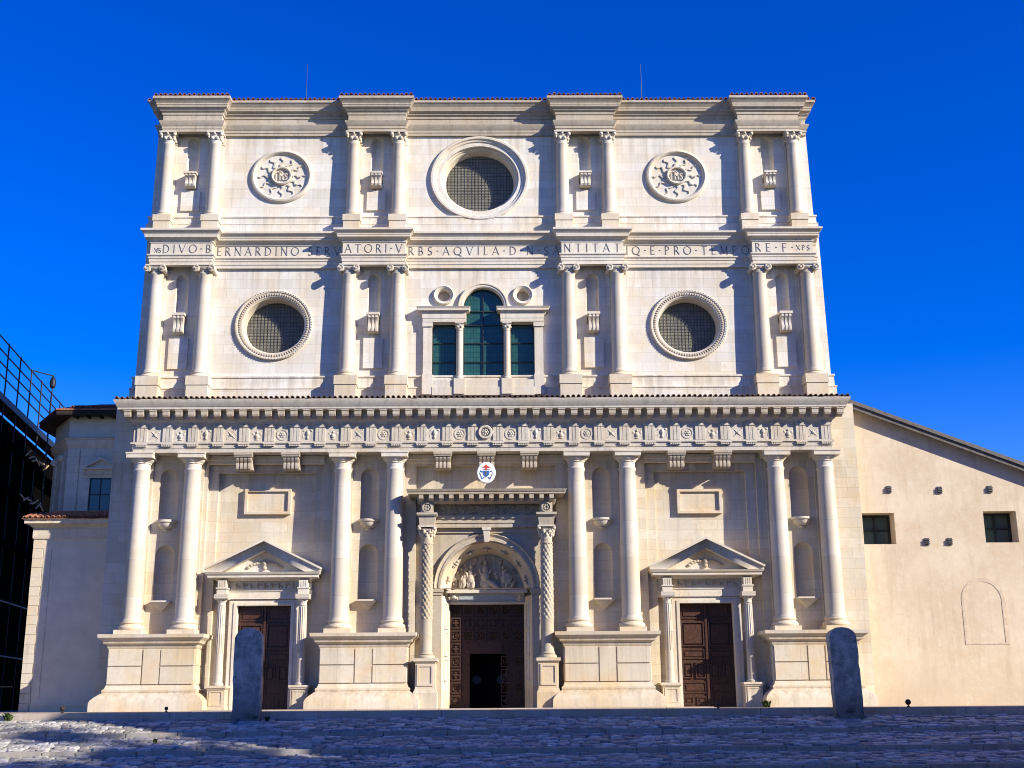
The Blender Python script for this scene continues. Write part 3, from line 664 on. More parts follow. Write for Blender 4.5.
# ---- round windows
def grille(cx, cz, rx, ez, y, pitch=.20, th=.012):
    b = MB(); k = int(rx/pitch)+1
    for i in range(-k, k+1):
        u = i*pitch
        if abs(u) < rx*.985:
            h = rx*ez*sqrt(1-(u/rx)**2); b.box(cx+u-th, cx+u+th, y, y+.02, cz-h, cz+h)
            w = rx*sqrt(1-(u/rx)**2); b.box(cx-w, cx+w, y+.021, y+.04, cz+u*ez-th, cz+u*ez+th)
    return b
def rings(cx, cz, ez, prof, name, parent, mat=M_trim, n=64):
    return MB().ring(prof, cx, cz, ez, n, closed=False).build(name, mat, parent, 28)
def disc(cx, cz, rx, ez, y, mat, name, parent):
    b = MB(); b.prism(circ(cx, cz, rx, ez, 48), y, y+.05); return b.build(name, mat, parent, 0)
rw = rings(-.28, 25.48, .915, [(2.34, .05), (2.42, -.07), (2.45, -.11), (2.40, -.15), (2.30, -.15), (2.26, -.08), (2.16, -.06), (2.13, .0), (2.06, .01), (2.03, .07), (1.96, .08), (1.93, .15), (1.86, .16), (1.84, .26), (1.78, .28), (1.74, .5), (1.70, .75), (1.70, .95)], 'rose_window', CH)
disc(-.28, 25.48, 1.72, .915, .80, M_glass2, 'glass', rw); grille(-.28, 25.48, 1.71, .915, .74, .17, .007).build('grille', M_mesh, rw, 0)
for cx, cz in ((-10.15, 17.87), (9.79, 17.83)):
    rw = rings(cx, cz, .94, [(1.80, .05), (1.85, -.06), (1.87, -.09), (1.83, -.13), (1.76, -.13), (1.73, -.09), (1.53, -.07), (1.50, -.02), (1.46, .02), (1.44, .30), (1.42, .60), (1.42, .95)], 'round_window', CH)
    b = MB()
    for k in range(84):
        a_ = 2*pi*k/84; b.ell((cx+1.64*cos(a_), -.10, cz+1.64*.94*sin(a_)), (.075, .035, .035), 6, 4, -a_); b.ell((cx+1.82*cos(a_), -.13, cz+1.82*.94*sin(a_)), (.03, .03, .03), 5, 4, -a_)
    b.ring([(1.53, -.06), (1.64, -.11), (1.75, -.08)], cx, cz, .94, 48); b.build('bead_moulding', M_carve, rw, 60)
    disc(cx, cz, 1.44, .94, .66, M_glass2, 'glass', rw); grille(cx, cz, 1.43, .94, .60, .17, .007).build('grille', M_mesh, rw, 0)
# ---- sun-monogram medallions
def strokes(b, segs, th, y0, y1):
    for (x1, z1, x2, z2) in segs:
        d = Vector((x2-x1, z2-z1)); L = d.length; d /= L; n = Vector((-d.y, d.x))*th/2
        b.prism([(x1+n.x*-1, z1+n.y*-1), (x2-n.x, z2-n.y), (x2+n.x, z2+n.y), (x1+n.x, z1+n.y)], y0, y1)
for cx, cz in ((-10.08, 25.60), (9.53, 25.58)):
    md = rings(cx, cz, .915, [(1.54, .02), (1.54, -.08), (1.48, -.14), (1.40, -.16), (1.34, -.12), (1.29, -.05), (1.27, .02)], 'sun_medallion', CH)
    b = MB().ring([(.50, 0), (.52, -.15), (.47, -.19), (.41, -.17), (.39, -.05)], cx, cz, .93, 40, closed=False); b.prism(circ(cx, cz, .42, .93, 32), -.06, .01)
    z = cz-.02
    strokes(b, [(cx-.27, z-.2, cx-.27, z+.13), (cx-.08, z-.2, cx-.08, z+.30), (cx-.19, z+.22, cx+.03, z+.22), (cx-.08, z+.0, cx+.05, z+.02), (cx+.07, z, cx+.07, z-.2), (cx+.30, z+.10, cx+.20, z+.13), (cx+.20, z+.13, cx+.17, z+.04), (cx+.17, z+.04, cx+.28, z-.08), (cx+.28, z-.08, cx+.25, z-.19), (cx+.25, z-.19, cx+.15, z-.17)], .055, -.13, -.05)
    b.build('ihs_monogram', M_trim, md, 35)
    for k in range(12):
        a_ = 2*pi*k/12+pi/2; r_ = MB(); L = .60; n = 14; left = []; right = []
        for j in range(n+1):
            t_ = j/n; rr = .56+L*t_; off = .085*sin(t_*3.0*pi)*(1-.2*t_); wd = .048*(1-t_)**.6+.008
            for lst, s_ in ((left, 1), (right, -1)):
                o_ = off+s_*wd; lst.append((cx+rr*cos(a_)-o_*sin(a_), cz+(rr*sin(a_)+o_*cos(a_))*.93))
        for j in range(n):
            q = [right[j], right[j+1], left[j+1], left[j]]; r_.prism(q, -.055, .0)
        r_.build('sun_ray', M_trim, md, 40)

# ---- serliana window
sv = MB(); c = SC
sv.ring([(.97, .12), (.99, -.10), (1.04, -.13), (1.12, -.13), (1.14, -.17), (1.20, -.17), (1.20, .02)], c, 18.76, .985, 28, 0, pi)
for s_ in (-1, 1):
    xa = c+s_*.80; xb = c+s_*3.02
    lo, hi = min(xa, xb), max(xa, xb)
    sv.box(lo+.03 if s_ > 0 else lo+.12, hi-.12 if s_ > 0 else hi-.03, -.28, .3, 17.94, 18.12); sv.box(lo+.02 if s_ > 0 else lo+.10, hi-.10 if s_ > 0 else hi-.02, -.30, .3, 18.122, 18.34)
    sv.sweep([(lo+.1, .2), (lo+.1, -.24), (hi-.1, -.24), (hi-.1, .2)] , [(.02, 18.342), (.08, 18.40), (.10, 18.46), (.22, 18.48), (.22, 18.56), (.28, 18.66), (-.1, 18.68)])
    px = c+s_*2.66; sv.box(px-.21, px+.21, -.20, .02, 15.33, 17.72); sv.box(px-.25, px+.25, -.26, .02, 17.722, 17.935)
    sv.box(px-.24, px+.24, -.34, .02, 14.35, 15.335)
    kx = c+s_*1.13; sv.box(kx-.26, kx+.26, -.42, .1, 14.35, 15.10)
sv.box(c-2.42, c+2.42, -.36, .1, 14.3, 14.70); sv.box(c-2.42, c+2.42, -.32, .1, 14.702, 15.07)
SV = sv.build('serlian_window', M_trim, CH, 30)
for s_ in (-1, 1):
    kx = c+s_*1.135
    b = MB().lathe([(.21, 15.11), (.21, 15.18), (.17, 15.22)]+[(.165-.025*k/6, 15.24+2.26*k/6) for k in range(7)]+[(.16, 17.52)], kx, -.14, 20)
    b.lathe([(.14, 17.52), (.15, 17.66), (.20, 17.8), (.22, 17.84)], kx, -.14, 16)
    for k in range(6): b.ell((kx+.17*cos(k*pi/3), -.14+.17*sin(k*pi/3), 17.70), (.05, .05, .07), 6, 4)
    b.box(kx-.22, kx+.22, -.36, .08, 17.842, 17.938); b.build('small_column', M_col, SV, 40)
    MB().ring([(.30, .02), (.31, -.02), (.36, -.10), (.42, -.12), (.46, -.16), (.50, -.12), (.50, .02)], c+s_*1.91+.0, 19.35, .97, 32, closed=False).build('oculus_ring', M_trim, SV, 40)
    disc(c+s_*1.91, 19.35, .32, .97, .28, M_carve, 'oculus_field', SV)
    MB().plate(rect(c+s_*1.88-.58, c+s_*1.88+.58, 15.06, 17.92), [(rect(c+s_*1.88-.53, c+s_*1.88+.53, 15.11, 16.04), True), (rect(c+s_*1.88-.53, c+s_*1.88+.53, 16.08, 16.98), True), (rect(c+s_*1.88-.53, c+s_*1.88+.53, 17.02, 17.88), True)], .18, .24).build('window_frame', M_frame, SV, 0)
    MB().box(c+s_*1.88-.56, c+s_*1.88+.56, .26, .30, 15.07, 17.9).build('leaded_glass', M_teal, SV, 0)
b = MB(); b.plate(archpts(c, .97, 15.06, 18.76, 20), [(rect(c-.92, c-.025, 15.11, 16.04), True), (rect(c+.025, c+.92, 15.11, 16.04), True), (rect(c-.92, c-.025, 16.08, 16.98), True), (rect(c+.025, c+.92, 16.08, 16.98), True), (rect(c-.92, c-.025, 17.02, 17.88), True), (rect(c+.025, c+.92, 17.02, 17.88), True),
    (rect(c-.92, c-.025, 17.92, 18.58), True), (rect(c+.025, c+.92, 17.92, 18.58), True), ([(c-.025, 18.63), (c-.025, 19.65)]+[(c+.92*cos(a_), 18.76+.90*sin(a_)) for a_ in (pi*.6, pi*.7, pi*.8, pi*.9, pi*.99)]+[(c-.92, 18.63)], True), ([(c+.025, 18.63), (c+.92, 18.63)]+[(c+.92*cos(a_), 18.76+.90*sin(a_)) for a_ in (pi*.01, pi*.1, pi*.2, pi*.3, pi*.4)]+[(c+.025, 19.65)], True)], .18, .24)
b.build('window_frame', M_frame, SV, 0)
b = MB(); b.prism(archpts(c, .96, 15.07, 18.76, 20), .26, .30); b.build('leaded_glass', M_teal, SV, 0)

# ---- inscription
def arc(cx, cz, rx, rz, a0, a1, n=9): 
    p = [(cx+rx*cos(R(a0+(a1-a0)*i/n)), cz+rz*sin(R(a0+(a1-a0)*i/n))) for i in range(n+1)]; return [(*p[i], *p[i+1]) for i in range(n)]
G = {'I': (.22, [(.11, 0, .11, 1, 2)]), 'V': (.78, [(.04, 1, .39, 0, 2), (.74, 1, .39, 0, 1)]), 'A': (.78, [(.04, 0, .39, 1, 1), (.74, 0, .39, 1, 2), (.18, .35, .60, .35, 1)]),
 'T': (.70, [(.35, 0, .35, 1, 2), (.02, .98, .68, .98, 1)]), 'E': (.52, [(.1, 0, .1, 1, 2), (.1, .98, .5, .98, 1), (.1, .5, .42, .5, 1), (.1, .02, .52, .02, 1)]), 'F': (.50, [(.1, 0, .1, 1, 2), (.1, .98, .5, .98, 1), (.1, .5, .42, .5, 1)]),
 'N': (.78, [(.1, 0, .1, 1, 1), (.68, 0, .68, 1, 1), (.08, 1, .70, 0, 2)]), 'M': (.95, [(.12, 0, .16, 1, 1), (.83, 0, .79, 1, 2), (.16, 1, .475, .1, 2), (.79, 1, .475, .1, 1)]), 'L': (.50, [(.1, 0, .1, 1, 2), (.1, .02, .5, .02, 1)]), 'X': (.72, [(.05, 0, .67, 1, 1), (.05, 1, .67, 0, 2)]),
 'O': (.90, [(*s, 1.5) for s in arc(.45, .5, .41, .49, 0, 360, 20)]), 'Q': (.95, [(*s, 1.5) for s in arc(.45, .5, .41, .49, 0, 360, 20)]+[(.5, .1, .92, -.2, 1.6)]), 'D': (.80, [(.1, 0, .1, 1, 2)]+[(*s, 1.6) for s in arc(.22, .5, .50, .49, -90, 90, 12)]+[(.1, .99, .24, .99, 1), (.1, .01, .24, .01, 1)]),
 'B': (.60, [(.1, 0, .1, 1, 2)]+[(*s, 1.5) for s in arc(.22, .75, .24, .24, -90, 90, 8)]+[(*s, 1.6) for s in arc(.22, .26, .32, .25, -90, 90, 8)]+[(.1, .99, .24, .99, 1), (.1, .01, .24, .01, 1), (.1, .51, .24, .51, 1)]),
 'R': (.66, [(.1, 0, .1, 1, 2)]+[(*s, 1.5) for s in arc(.22, .75, .26, .24, -90, 90, 8)]+[(.1, .99, .24, .99, 1), (.1, .51, .24, .51, 1), (.28, .5, .64, 0, 2)]), 'P': (.58, [(.1, 0, .1, 1, 2)]+[(*s, 1.5) for s in arc(.22, .74, .28, .25, -90, 90, 8)]+[(.1, .99, .24, .99, 1), (.1, .49, .24, .49, 1)]),
 'S': (.52, [(*s, 1.7) for s in arc(.27, .74, .19, .25, 30, 270, 10)]+[(*s, 1.7) for s in arc(.25, .25, .22, .245, 90, -150, 10)]), '.': (.2, [(.02, .5, .18, .5, 2.6)]), 'C': (.5, [(*s, 1.5) for s in arc(.3, .3, .22, .3, 60, 300, 9)])}
def letter(ch, x, z, h, y):
    w, st = G[ch]; b = MB()
    for k, s in enumerate(st):
        x1, z1, x2, z2, t_ = s; strokes(b, [(x+x1*h, z+z1*h, x+x2*h, z+z2*h)], .042*h*t_, y-.012-.0006*k, y+.02)
        if abs(z2-z1) > .8:
            for (xx, zz) in ((x1, z1), (x2, z2)):
                if ch in 'VAN' and False: continue
                strokes(b, [(x+(xx-.075)*h, z+zz*h, x+(xx+.075)*h, z+zz*h)], .035*h, y-.0125-.0006*k, y+.02)
    return b.build('letter_'+{'.': 'dot'}.get(ch, ch.lower()), M_letter, entm, 0)
def line(txt, xa, xb, y, z=21.24, h=.42):
    z += .11
    ws = [G[c_][0] if c_ != ' ' else .2 for c_ in txt]; tot = sum(ws)*h; gap = (xb-xa-tot)/(len(txt)-1); x = xa
    for c_, w in zip(txt, ws):
        if c_ != ' ': letter(c_, x, z, h, y)
        x += w*h+gap
yr, yb_ = -.63, -.14
line('DIVO.B', -15.55, -13.22, yr); line('XPS', -15.95, -15.62, yr, 21.26, .22)
line('ERNARDINO.SERV', -13.05, -7.05, yb_, 21.28); line('ATORI.V', -6.78, -4.0, yr)
line('RBS.AQVILA.D.N.SA', -3.75, 3.62, yb_, 21.28); line('NTITAT', 3.82, 6.55, yr); line('C', 4.40, 4.62, yr, 21.42, .26) if False else None
line('IQ.E.PRO.TEMPO', 6.88, 12.9, yb_, 21.28); line('RE.F.', 13.1, 14.95, yr); line('XPS', 15.1, 15.75, yr, 21.30, .26)

# ---- side portals
def door_panels(b, x0, x1, z0, z1, y, rows, cols, dp=.05):
    hs_ = sum(rows); z = z1
    for r_ in rows:
        h = (z1-z0)*r_/hs_; 
        for k in range(cols):
            xa = x0+(x1-x0)*k/cols; xb = x0+(x1-x0)*(k+1)/cols; m = .07
            b.plate(rect(xa+m, xb-m, z-h+m, z-m), [(rect(xa+m+.05, xb-m-.05, z-h+m+.05, z-m-.05), True)], y-dp, y+.01)
            if h > .35: b.taper((xa+xb)/2, 0, 0, 0, 0, 0, 0, 0) if False else b.box(xa+m+.12, xb-m-.12, y-dp*.8, y+.01, z-h+m+.12, z-m-.12)
        z -= h
def side_portal(c, right):
    o = MB()
    o.plate([(c-1.57, .0), (c+1.57, .0), (c+1.57, 4.86), (c-1.57, 4.86)], [(rect(c-1.24, c+1.24, .012, 4.62), True)], -.02, .44)
    o.plate([(c-1.36, .0), (c+1.36, .0), (c+1.36, 4.72), (c-1.36, 4.72)], [(rect(c-1.22, c+1.22, .01, 4.60), True)], -.06, .40)
    o.box(c-2.15, c+2.15, -.10, .5, 4.88, 5.22)                                   # architrave
    o.box(c-2.18, c+2.18, -.14, .5, 5.222, 5.26)
    o.box(c-2.12, c+2.12, -.08, .5, 5.262, 5.68)                                  # frieze
    o.sweep([(c-2.12, .4), (c-2.12, -.34), (c+2.12, -.34), (c+2.12, .4)], [(0, 5.682), (.06, 5.70), (.12, 5.76), (.36, 5.80), (.36, 5.90), (.42, 5.94), (.47, 6.03), (-.1, 6.05)], .3)
    o.box(c-2.0, c+2.0, -.2, .45, 5.69, 6.02)
    P_ = o.build('side_portal', M_trim, CH, 25)
    for s_ in (-1, 1):
        x = c+s_*1.82
        b = MB(); b.box(x-.38, x+.38, -.72, .45, 0, .92); b.box(x-.42, x+.42, -.78, .45, .922, .98); b.box(x-.46, x+.46, -.82, .45, .982, 1.08); b.box(x-.42, x+.42, -.76, .45, 0.002, .16)
        b.plate(rect(x-.30, x+.30, .22, .86), [(rect(x-.24, x+.24, .28, .80), True)], -.745, -.71); b.build('plinth', M_ped, P_, 20)
        b = MB(); pr = [(.235, 1.08), (.25, 1.12), (.24, 1.17), (.20, 1.20)]+[(.195-.03*k/8, 1.24+3.30*k/8) for k in range(9)]+[(.19, 4.57), (.17, 4.60), (.17, 4.72), (.22, 4.78), (.24, 4.84)]
        b.lathe(pr, x, -.42, 24)
        for k in range(14):
            a_ = 2*pi*k/14; b.tube((x+.188*cos(a_), -.42+.188*sin(a_), 2.5), (x+.168*cos(a_), -.42+.168*sin(a_), 4.52), .018, 5)
        b.box(x-.29, x+.29, -.71, -.0, 4.842, 4.878); b.box(x-.31, x+.31, -.73, -.0, 4.88, 5.06); b.build('portal_column', M_col, P_, 40)
        b = MB(); b.box(x-.22, x+.22, -.62, -.05, 5.062, 5.30); b.box(x-.26, x+.26, -.66, -.05, 5.302, 5.36)
        for k in (-.15, -.05, .05, .15): b.box(x+k-.035, x+k+.035, -.62, -.05, 5.362, 5.66)
        b.box(x-.2, x+.2, -.58, -.05, 5.362, 5.68); b.build('triglyph_block', M_trim, P_, 20)
    b = MB()
    for k in range(9):
        xx = c-1.28+.32*k; b.ell((xx, -.10, 5.47), (.05, .05, .13), 7, 5); b.ell((xx+.12, -.10, 5.52 if k % 2 else 5.42), (.07, .05, .05), 7, 5)
    b.build('frieze_carving', M_carve, P_, 60)
    # pediment
    b = MB(); w = 2.59; za = 6.052; ap = 7.42
    b.prism([(c-w+.25, za), (c+w-.25, za), (c, ap-.25)], -.25, .45)
    for s_ in (-1, 1):
        q = [(c, ap-.42), (c, ap), (c+s_*w, za+.10), (c+s_*w, za+.002), (c+s_*(w-.72), za+.002)]
        if s_ > 0: q = [q[0], q[4], q[3], q[2], q[1]]
        b.prism(q[::1], -.68, .45)
        q = [(c, ap), (c, ap+.10), (c+s_*(w+.05), za+.17), (c+s_*(w+.02), za+.09)]
        if s_ > 0: q = q[::-1]
        b.prism(q, -.80, .45)
    b.build('pediment', M_trim, P_, 20)
    b = MB(); z = 6.42
    b.ell((c, -.30, z+.05), (.13, .12, .17), 9, 7); b.ell((c, -.30, z-.16), (.12, .10, .10), 8, 6)
    for s_ in (-1, 1):
        for k in range(5): b.ell((c+s_*(.22+.13*k), -.28, z+.02-.05*k*k*.25+.04), (.11, .06, .07), 7, 5, s_*.3)
    b.build('winged_head_relief', M_carve, P_, 60)
    d = MB(); d.box(c-1.24, c+1.24, .42, .50, .02, 4.64)
    for s_ in (-1, 1):
        xa, xb = (c-1.2, c-.03) if s_ < 0 else (c+.03, c+1.2)
        if True:
            door_panels(d, xa, xb, 3.85, 4.6, .42, [1], 1); door_panels(d, xa, xb, 2.62, 3.85, .42, [1], 1, .08); door_panels(d, xa, xb, 2.05, 2.62, .42, [1], 1)
            door_panels(d, xa, xb, 1.2, 2.05, .42, [1], 2, .07); door_panels(d, xa, xb, .55, 1.2, .42, [1], 1); door_panels(d, xa, xb, .06, .55, .42, [1], 2)
    d.box(c-.05, c+.05, .33, .42, .03, 4.6)
    dd = d.build('door', M_wood, P_, 0)
    for s_ in (-1, 1): MB().ring([(.05, .31), (.07, .29), (.09, .31), (.07, .33)], c+s_*.14, 1.95, 1, 14).build('ring_handle', M_iron, dd, 40)
side_portal(c1, False); side_portal(c2, True)

# ---- main portal
pc = .05
o = MB()
# archivolt, splayed soffit, jambs
o.ring([(2.06, -.28), (2.10, -.36), (2.20, -.36), (2.22, -.32), (2.30, -.34), (2.38, -.42), (2.42, -.36), (2.42, .30), (2.06, .30)], pc, 5.30, 1.02, 40, 0, pi)
MP = None
o.box(pc-2.42, pc-2.04, -.30, .3, 0, 4.98); o.box(pc+2.04, pc+2.42, -.30, .3, 0, 4.98)
o.sweep([(pc-2.44, .3), (pc-2.44, -.30), (pc-2.06, -.30), (pc-2.06, .3)], [(0, 4.99), (.04, 5.0), (.04, 5.1), (.09, 5.12), (.10, 5.26), (0, 5.30)]); o.sweep([(pc+2.06, .3), (pc+2.06, -.30), (pc+2.44, -.30), (pc+2.44, .3)], [(0, 4.99), (.04, 5.0), (.04, 5.1), (.09, 5.12), (.10, 5.26), (0, 5.30)])
o.box(pc-2.5, pc+2.5, -.30, .3, 7.8, 8.02)
# spandrel plate
o.plate(rect(pc-2.46, pc+2.46, 5.30, 7.80), [(archpts(pc, 2.36, 5.305, 5.32, 26, 2.38), True)], -.22, .3)
MPo = o.build('main_portal', M_port, CH, 30)
# splay: jamb reveals
b = MB()
for s_ in (-1, 1):
    x0_, x1_ = pc+s_*2.05, pc+s_*1.70
    v = [(x0_, -.28, 0), (x1_, .90, 0), (x1_, .90, 4.98), (x0_, -.28, 4.98), (x0_+s_*.3, .2, 0), (x1_+s_*.5, .95, 0), (x1_+s_*.5, .95, 4.98), (x0_+s_*.3, .2, 4.98)]
    b.add(v, [(0, 1, 2, 3), (4, 7, 6, 5), (0, 3, 7, 4), (1, 5, 6, 2), (3, 2, 6, 7), (0, 4, 5, 1)])
for s_ in (-1, 1): b.box(min(pc+s_*1.80, pc+s_*2.6), max(pc+s_*1.80, pc+s_*2.6), .96, 1.25, 0, 7.2); b.box(min(pc+s_*2.06, pc+s_*2.5), max(pc+s_*2.06, pc+s_*2.5), -.05, .96, 4.9, 5.6)
b.box(pc-2.0, pc+2.0, 1.08, 1.25, 4.72, 7.2)
b.build('splayed_jamb', M_ped, MPo, 20)
b = MB(); dr = Vector((-.35, 1.18)).normalized()
for s_ in (-1, 1):
    for (za, zb) in ((3.55, 4.62), (2.35, 3.35), (1.25, 2.15)):
        # shell-headed niche panel frames on the splay
        for (ta, tb, zc, zd) in ((.32, .38, za, zb), (.66, .72, za, zb), (.32, .72, za-.04, za+.02), (.32, .72, zb, zb+.07)):
            q = []
            for (t_, of) in ((ta, 0), (tb, 0), (tb, .05), (ta, .05)):
                q.append((pc+s_*(2.05-.35*t_-of), -.28+1.18*t_))
            v = [(x_, y_, zc) for x_, y_ in q]+[(x_, y_, zd) for x_, y_ in q]; b.add(v, [(0, 1, 2, 3), (4, 7, 6, 5), (0, 4, 5, 1), (1, 5, 6, 2), (2, 6, 7, 3), (3, 7, 4, 0)])
b.build('jamb_panelling', M_trim, MPo, 20)
b = MB(); b.ring([(2.07, -.27), (1.66, .90), (1.9, 1.0), (2.3, .3)], pc, 5.30, 1.0, 40, 0, pi); b.build('splayed_arch', M_ped, MPo, 40)
b = MB()
for k in range(7):                            # reliefs in the arch coffers
    a_ = R(13+25.6*k); r_ = 1.84; y = .30; cx_, cz_ = pc+r_*cos(a_), 5.30+r_*sin(a_)
    b = MB(); b.ell((cx_-.03*cos(a_), y-.04, cz_-.03*sin(a_)), (.07, .08, .07), 8, 5)
    for q in (-1, 1): b.ell((cx_-sin(a_)*q*.14, y-.04, cz_+cos(a_)*q*.14), (.09, .06, .045), 7, 5, -(a_+pi/2)+q*.5); b.ell((cx_+.09*cos(a_)*q, y-.04+q*-.12, cz_+.09*sin(a_)*q), (.04, .05, .06), 6, 4)
    b.build('cherub_relief', M_carve, MPo, 60)
# keystone
MB().prism([(pc-.10, 7.36), (pc+.10, 7.36), (pc+.17, 8.02), (pc-.17, 8.02)], -.56, -.2).box(pc-.21, pc+.21, -.60, -.2, 7.90, 8.03).build('keystone', M_trim, MPo, 20)
# tympanum and lintel
b = MB(); b.prism([(pc-1.72, 5.28)]+[(pc+1.72, 5.28)]+[(pc+1.70*cos(pi*i/24), 5.30+1.70*sin(pi*i/24)) for i in range(25)], .96, 1.1)
b.build('tympanum', M_carve, MPo, 0)
b = MB(); b.box(pc-1.86, pc+1.86, .62, 1.1, 5.16, 5.30); b.box(pc-1.72, pc+1.72, .80, 1.1, 4.70, 5.158); b.box(pc-1.80, pc+1.80, .70, 1.1, 4.66, 4.74)
for s_ in (-1, 1): b.ell((pc+s_*1.52, .78, 4.95), (.11, .08, .15), 8, 6); b.ell((pc+s_*1.46, .76, 4.86), (.16, .05, .05), 7, 5, .7*s_)
LN = b.build('lintel', M_trim, MPo, 25)
b = MB(); b.box(pc-1.28, pc+1.30, .775, .82, 4.80, 5.10); b.build('worn_tablet', plain('blue_grey_marble', (.36, .38, .40), .5, .3, .2, 14.), MPo, 0)
rg = random.Random(5)
b = MB()                                       # faint worn lettering, illegible in the photograph
fig = MB()
def figure(x, z, h, lean=0., arm=0., kneel=False, y=.86):
    s_ = h/7.5
    fig.ell((x+lean*h*.75, y-.10, z+h*.90), (s_*.55, s_*.6, s_*.7), 9, 7)
    fig.ell((x+lean*h*.55, y-.06, z+h*.66), (s_*.95, s_*.75, h*.17), 9, 7, lean)
    fig.ell((x+lean*h*.3, y-.08, z+h*.42), (s_*1.15, s_*.95, h*.20), 9, 7, lean*.6)
    fig.ell((x-.05*h, y-.05, z+h*.18), (s_*.8, s_*.7, h*.20), 9, 7, -.12); fig.ell((x+.10*h, y-.12, z+h*(.24 if kneel else .18)), (s_*.65, s_*.7, h*.20), 9, 7, .5 if kneel else .15)
    for q in (-1, 1): fig.ell((x+lean*h*.5+q*s_*1.15, y-.12, z+h*.58), (s_*.33, s_*.35, h*.15), 7, 6, arm+q*.5)
    for k in range(4): fig.ell((x+(k-1.5)*s_*.5, y-.14, z+h*.22), (s_*.12, s_*.2, h*.20), 6, 5, .08*(k-1.5))
figure(pc-.10, 5.30, 1.42, .03, .2); figure(pc+.42, 5.78, .55, -.15, .5)      # seated mother and child
fig.ell((pc+.25, .70, 5.55), (.36, .18, .14), 9, 6, .6); fig.ell((pc+.0, .72, 5.45), (.20, .16, .30), 9, 6, .2)
figure(pc-1.15, 5.30, .92, .25, .9, True); figure(pc-.78, 5.30, 1.20, .06, .3); figure(pc+1.08, 5.30, .98, -.28, -.9, True); figure(pc+.80, 5.32, 1.12, -.05, .3)
for k in range(26):
    a_ = R(rg.uniform(8, 172)); r_ = rg.uniform(1.25, 1.58); fig.ell((pc+r_*cos(a_), .95, 5.30+r_*sin(a_)), (rg.uniform(.06, .14), .08, rg.uniform(.04, .10)), 6, 5, rg.uniform(0, 3))
fig.box(pc-1.5, pc+1.5, .72, .98, 5.30, 5.36)
fg = fig.build('madonna_relief', M_carve, MPo, 60)
# portal columns
def portal_column(x):
    cy = -.82
    n = 150; m = 48; vs = []; fs = []; z0, z1 = 3.90, 7.22
    for j in range(n+1):
        z = z0+(z1-z0)*j/n; t_ = j/n; base_r = .250-.022*t_
        for i in range(m):
            a_ = 2*pi*i/m; w = abs(sin(5*a_+z*10))**.7*abs(sin(5*a_-z*10))**.4
            r_ = base_r*(1-.0)+(.055*w); vs.append((x+r_*cos(a_), cy+r_*sin(a_), z))
    for j in range(n):
        for i in range(m): fs.append((j*m+i, j*m+(i+1) % m, (j+1)*m+(i+1) % m, (j+1)*m+i))
    b = MB().add(vs, fs)
    b.lathe([(.40, 2.18), (.41, 2.23), (.38, 2.30), (.31, 2.33), (.34, 2.37), (.30, 2.41), (.285, 2.46), (.28, 3.86), (.285, 3.91), (.25, 3.93)], x, cy, 28)
    b.lathe([(.23, 7.20), (.29, 7.22), (.29, 7.27), (.26, 7.29), (.26, 7.48)], x, cy, 24)
    s_ = b.build('portal_column', M_port, MPo, 50)
    c = MB(); c.lathe([(.26, 7.46), (.27, 7.66), (.31, 7.84), (.36, 7.92)], x, cy, 20)
    for lvl, zz, rr in ((0, 7.62, .29), (1, 7.76, .33)):
        for k in range(8): a_ = k*pi/4+lvl*pi/8; c.ell((x+rr*cos(a_), cy+rr*sin(a_), zz), (.075, .075, .10), 7, 5); c.ell((x+(rr+.05)*cos(a_), cy+(rr+.05)*sin(a_), zz+.07), (.05, .05, .035), 6, 4)
    for sx in (-1, 1):
        for sy in (-1, 1): c.ell((x+sx*.34, cy+sy*.34, 7.90), (.09, .09, .08), 8, 6)
    c.box(x-.40, x+.40, cy-.42, cy+.42, 7.96, 8.03)
    c.build('leafed_capital', M_trim, MPo, 50)
    e = MB(); e.taper(x, cy+.35, 8.035, 8.50, .33, .70, .38, .76); e.box(x-.46, x+.46, cy-.52, .2, 8.502, 8.60); e.box(x-.43, x+.43, cy-.48, .2, 8.46, 8.505)
    e.box(x-.28, x+.28, cy-.34, .2, 8.602, 9.12)
    e.ring([(.22, cy-.35), (.23, cy-.42), (.18, cy-.43), (.16, cy-.36)], x, 8.84, 1, 20)
    for k in range(6): e.ell((x+.09*cos(k*pi/3), cy-.37, 8.84+.09*sin(k*pi/3)), (.05, .05, .05), 6, 5)
    e.build('entablature_block', M_port, MPo, 30)
    p = MB(); p.box(x-.52, x+.52, cy-.55, .25, .002, .70); p.taper(x, cy+.15, .70, .86, .52, .70, .45, .63); p.box(x-.44, x+.44, cy-.46, .25, .86, 1.98); p.plate(rect(x-.36, x+.36, 1.0, 1.92), [(rect(x-.27, x+.27, 1.10, 1.82), True)], cy-.50, cy-.45)
    p.box(x-.47, x+.47, cy-.50, .25, 1.982, 2.04); p.box(x-.53, x+.53, cy-.56, .25, 2.042, 2.175); p.build('plinth', M_ped, MPo, 20)
portal_column(-2.64); portal_column(2.76)
b = MB(); b.box(-2.5, 2.6, -.50, .2, 8.022, 8.22); b.box(-2.5, 2.6, -.54, .2, 8.222, 8.42); b.box(-2.5, 2.6, -.60, .2, 8.422, 8.56); b.box(-2.5, 2.6, -.45, .2, 8.562, 9.12)
b.sweep([(-3.02, .25), (-3.02, -1.10), (3.12, -1.10), (3.12, .25)], [(0, 9.06), (.05, 9.10), (.08, 9.14), (.08, 9.40), (.46, 9.41), (.46, 9.49), (.50, 9.51), (.56, 9.62), (-.2, 9.66)], .4); b.box(-2.9, 3.0, -.9, .3, 9.10, 9.64)
PE = b.build('portal_entablature', M_port, MPo, 25)
b = MB(); rg = random.Random(9)
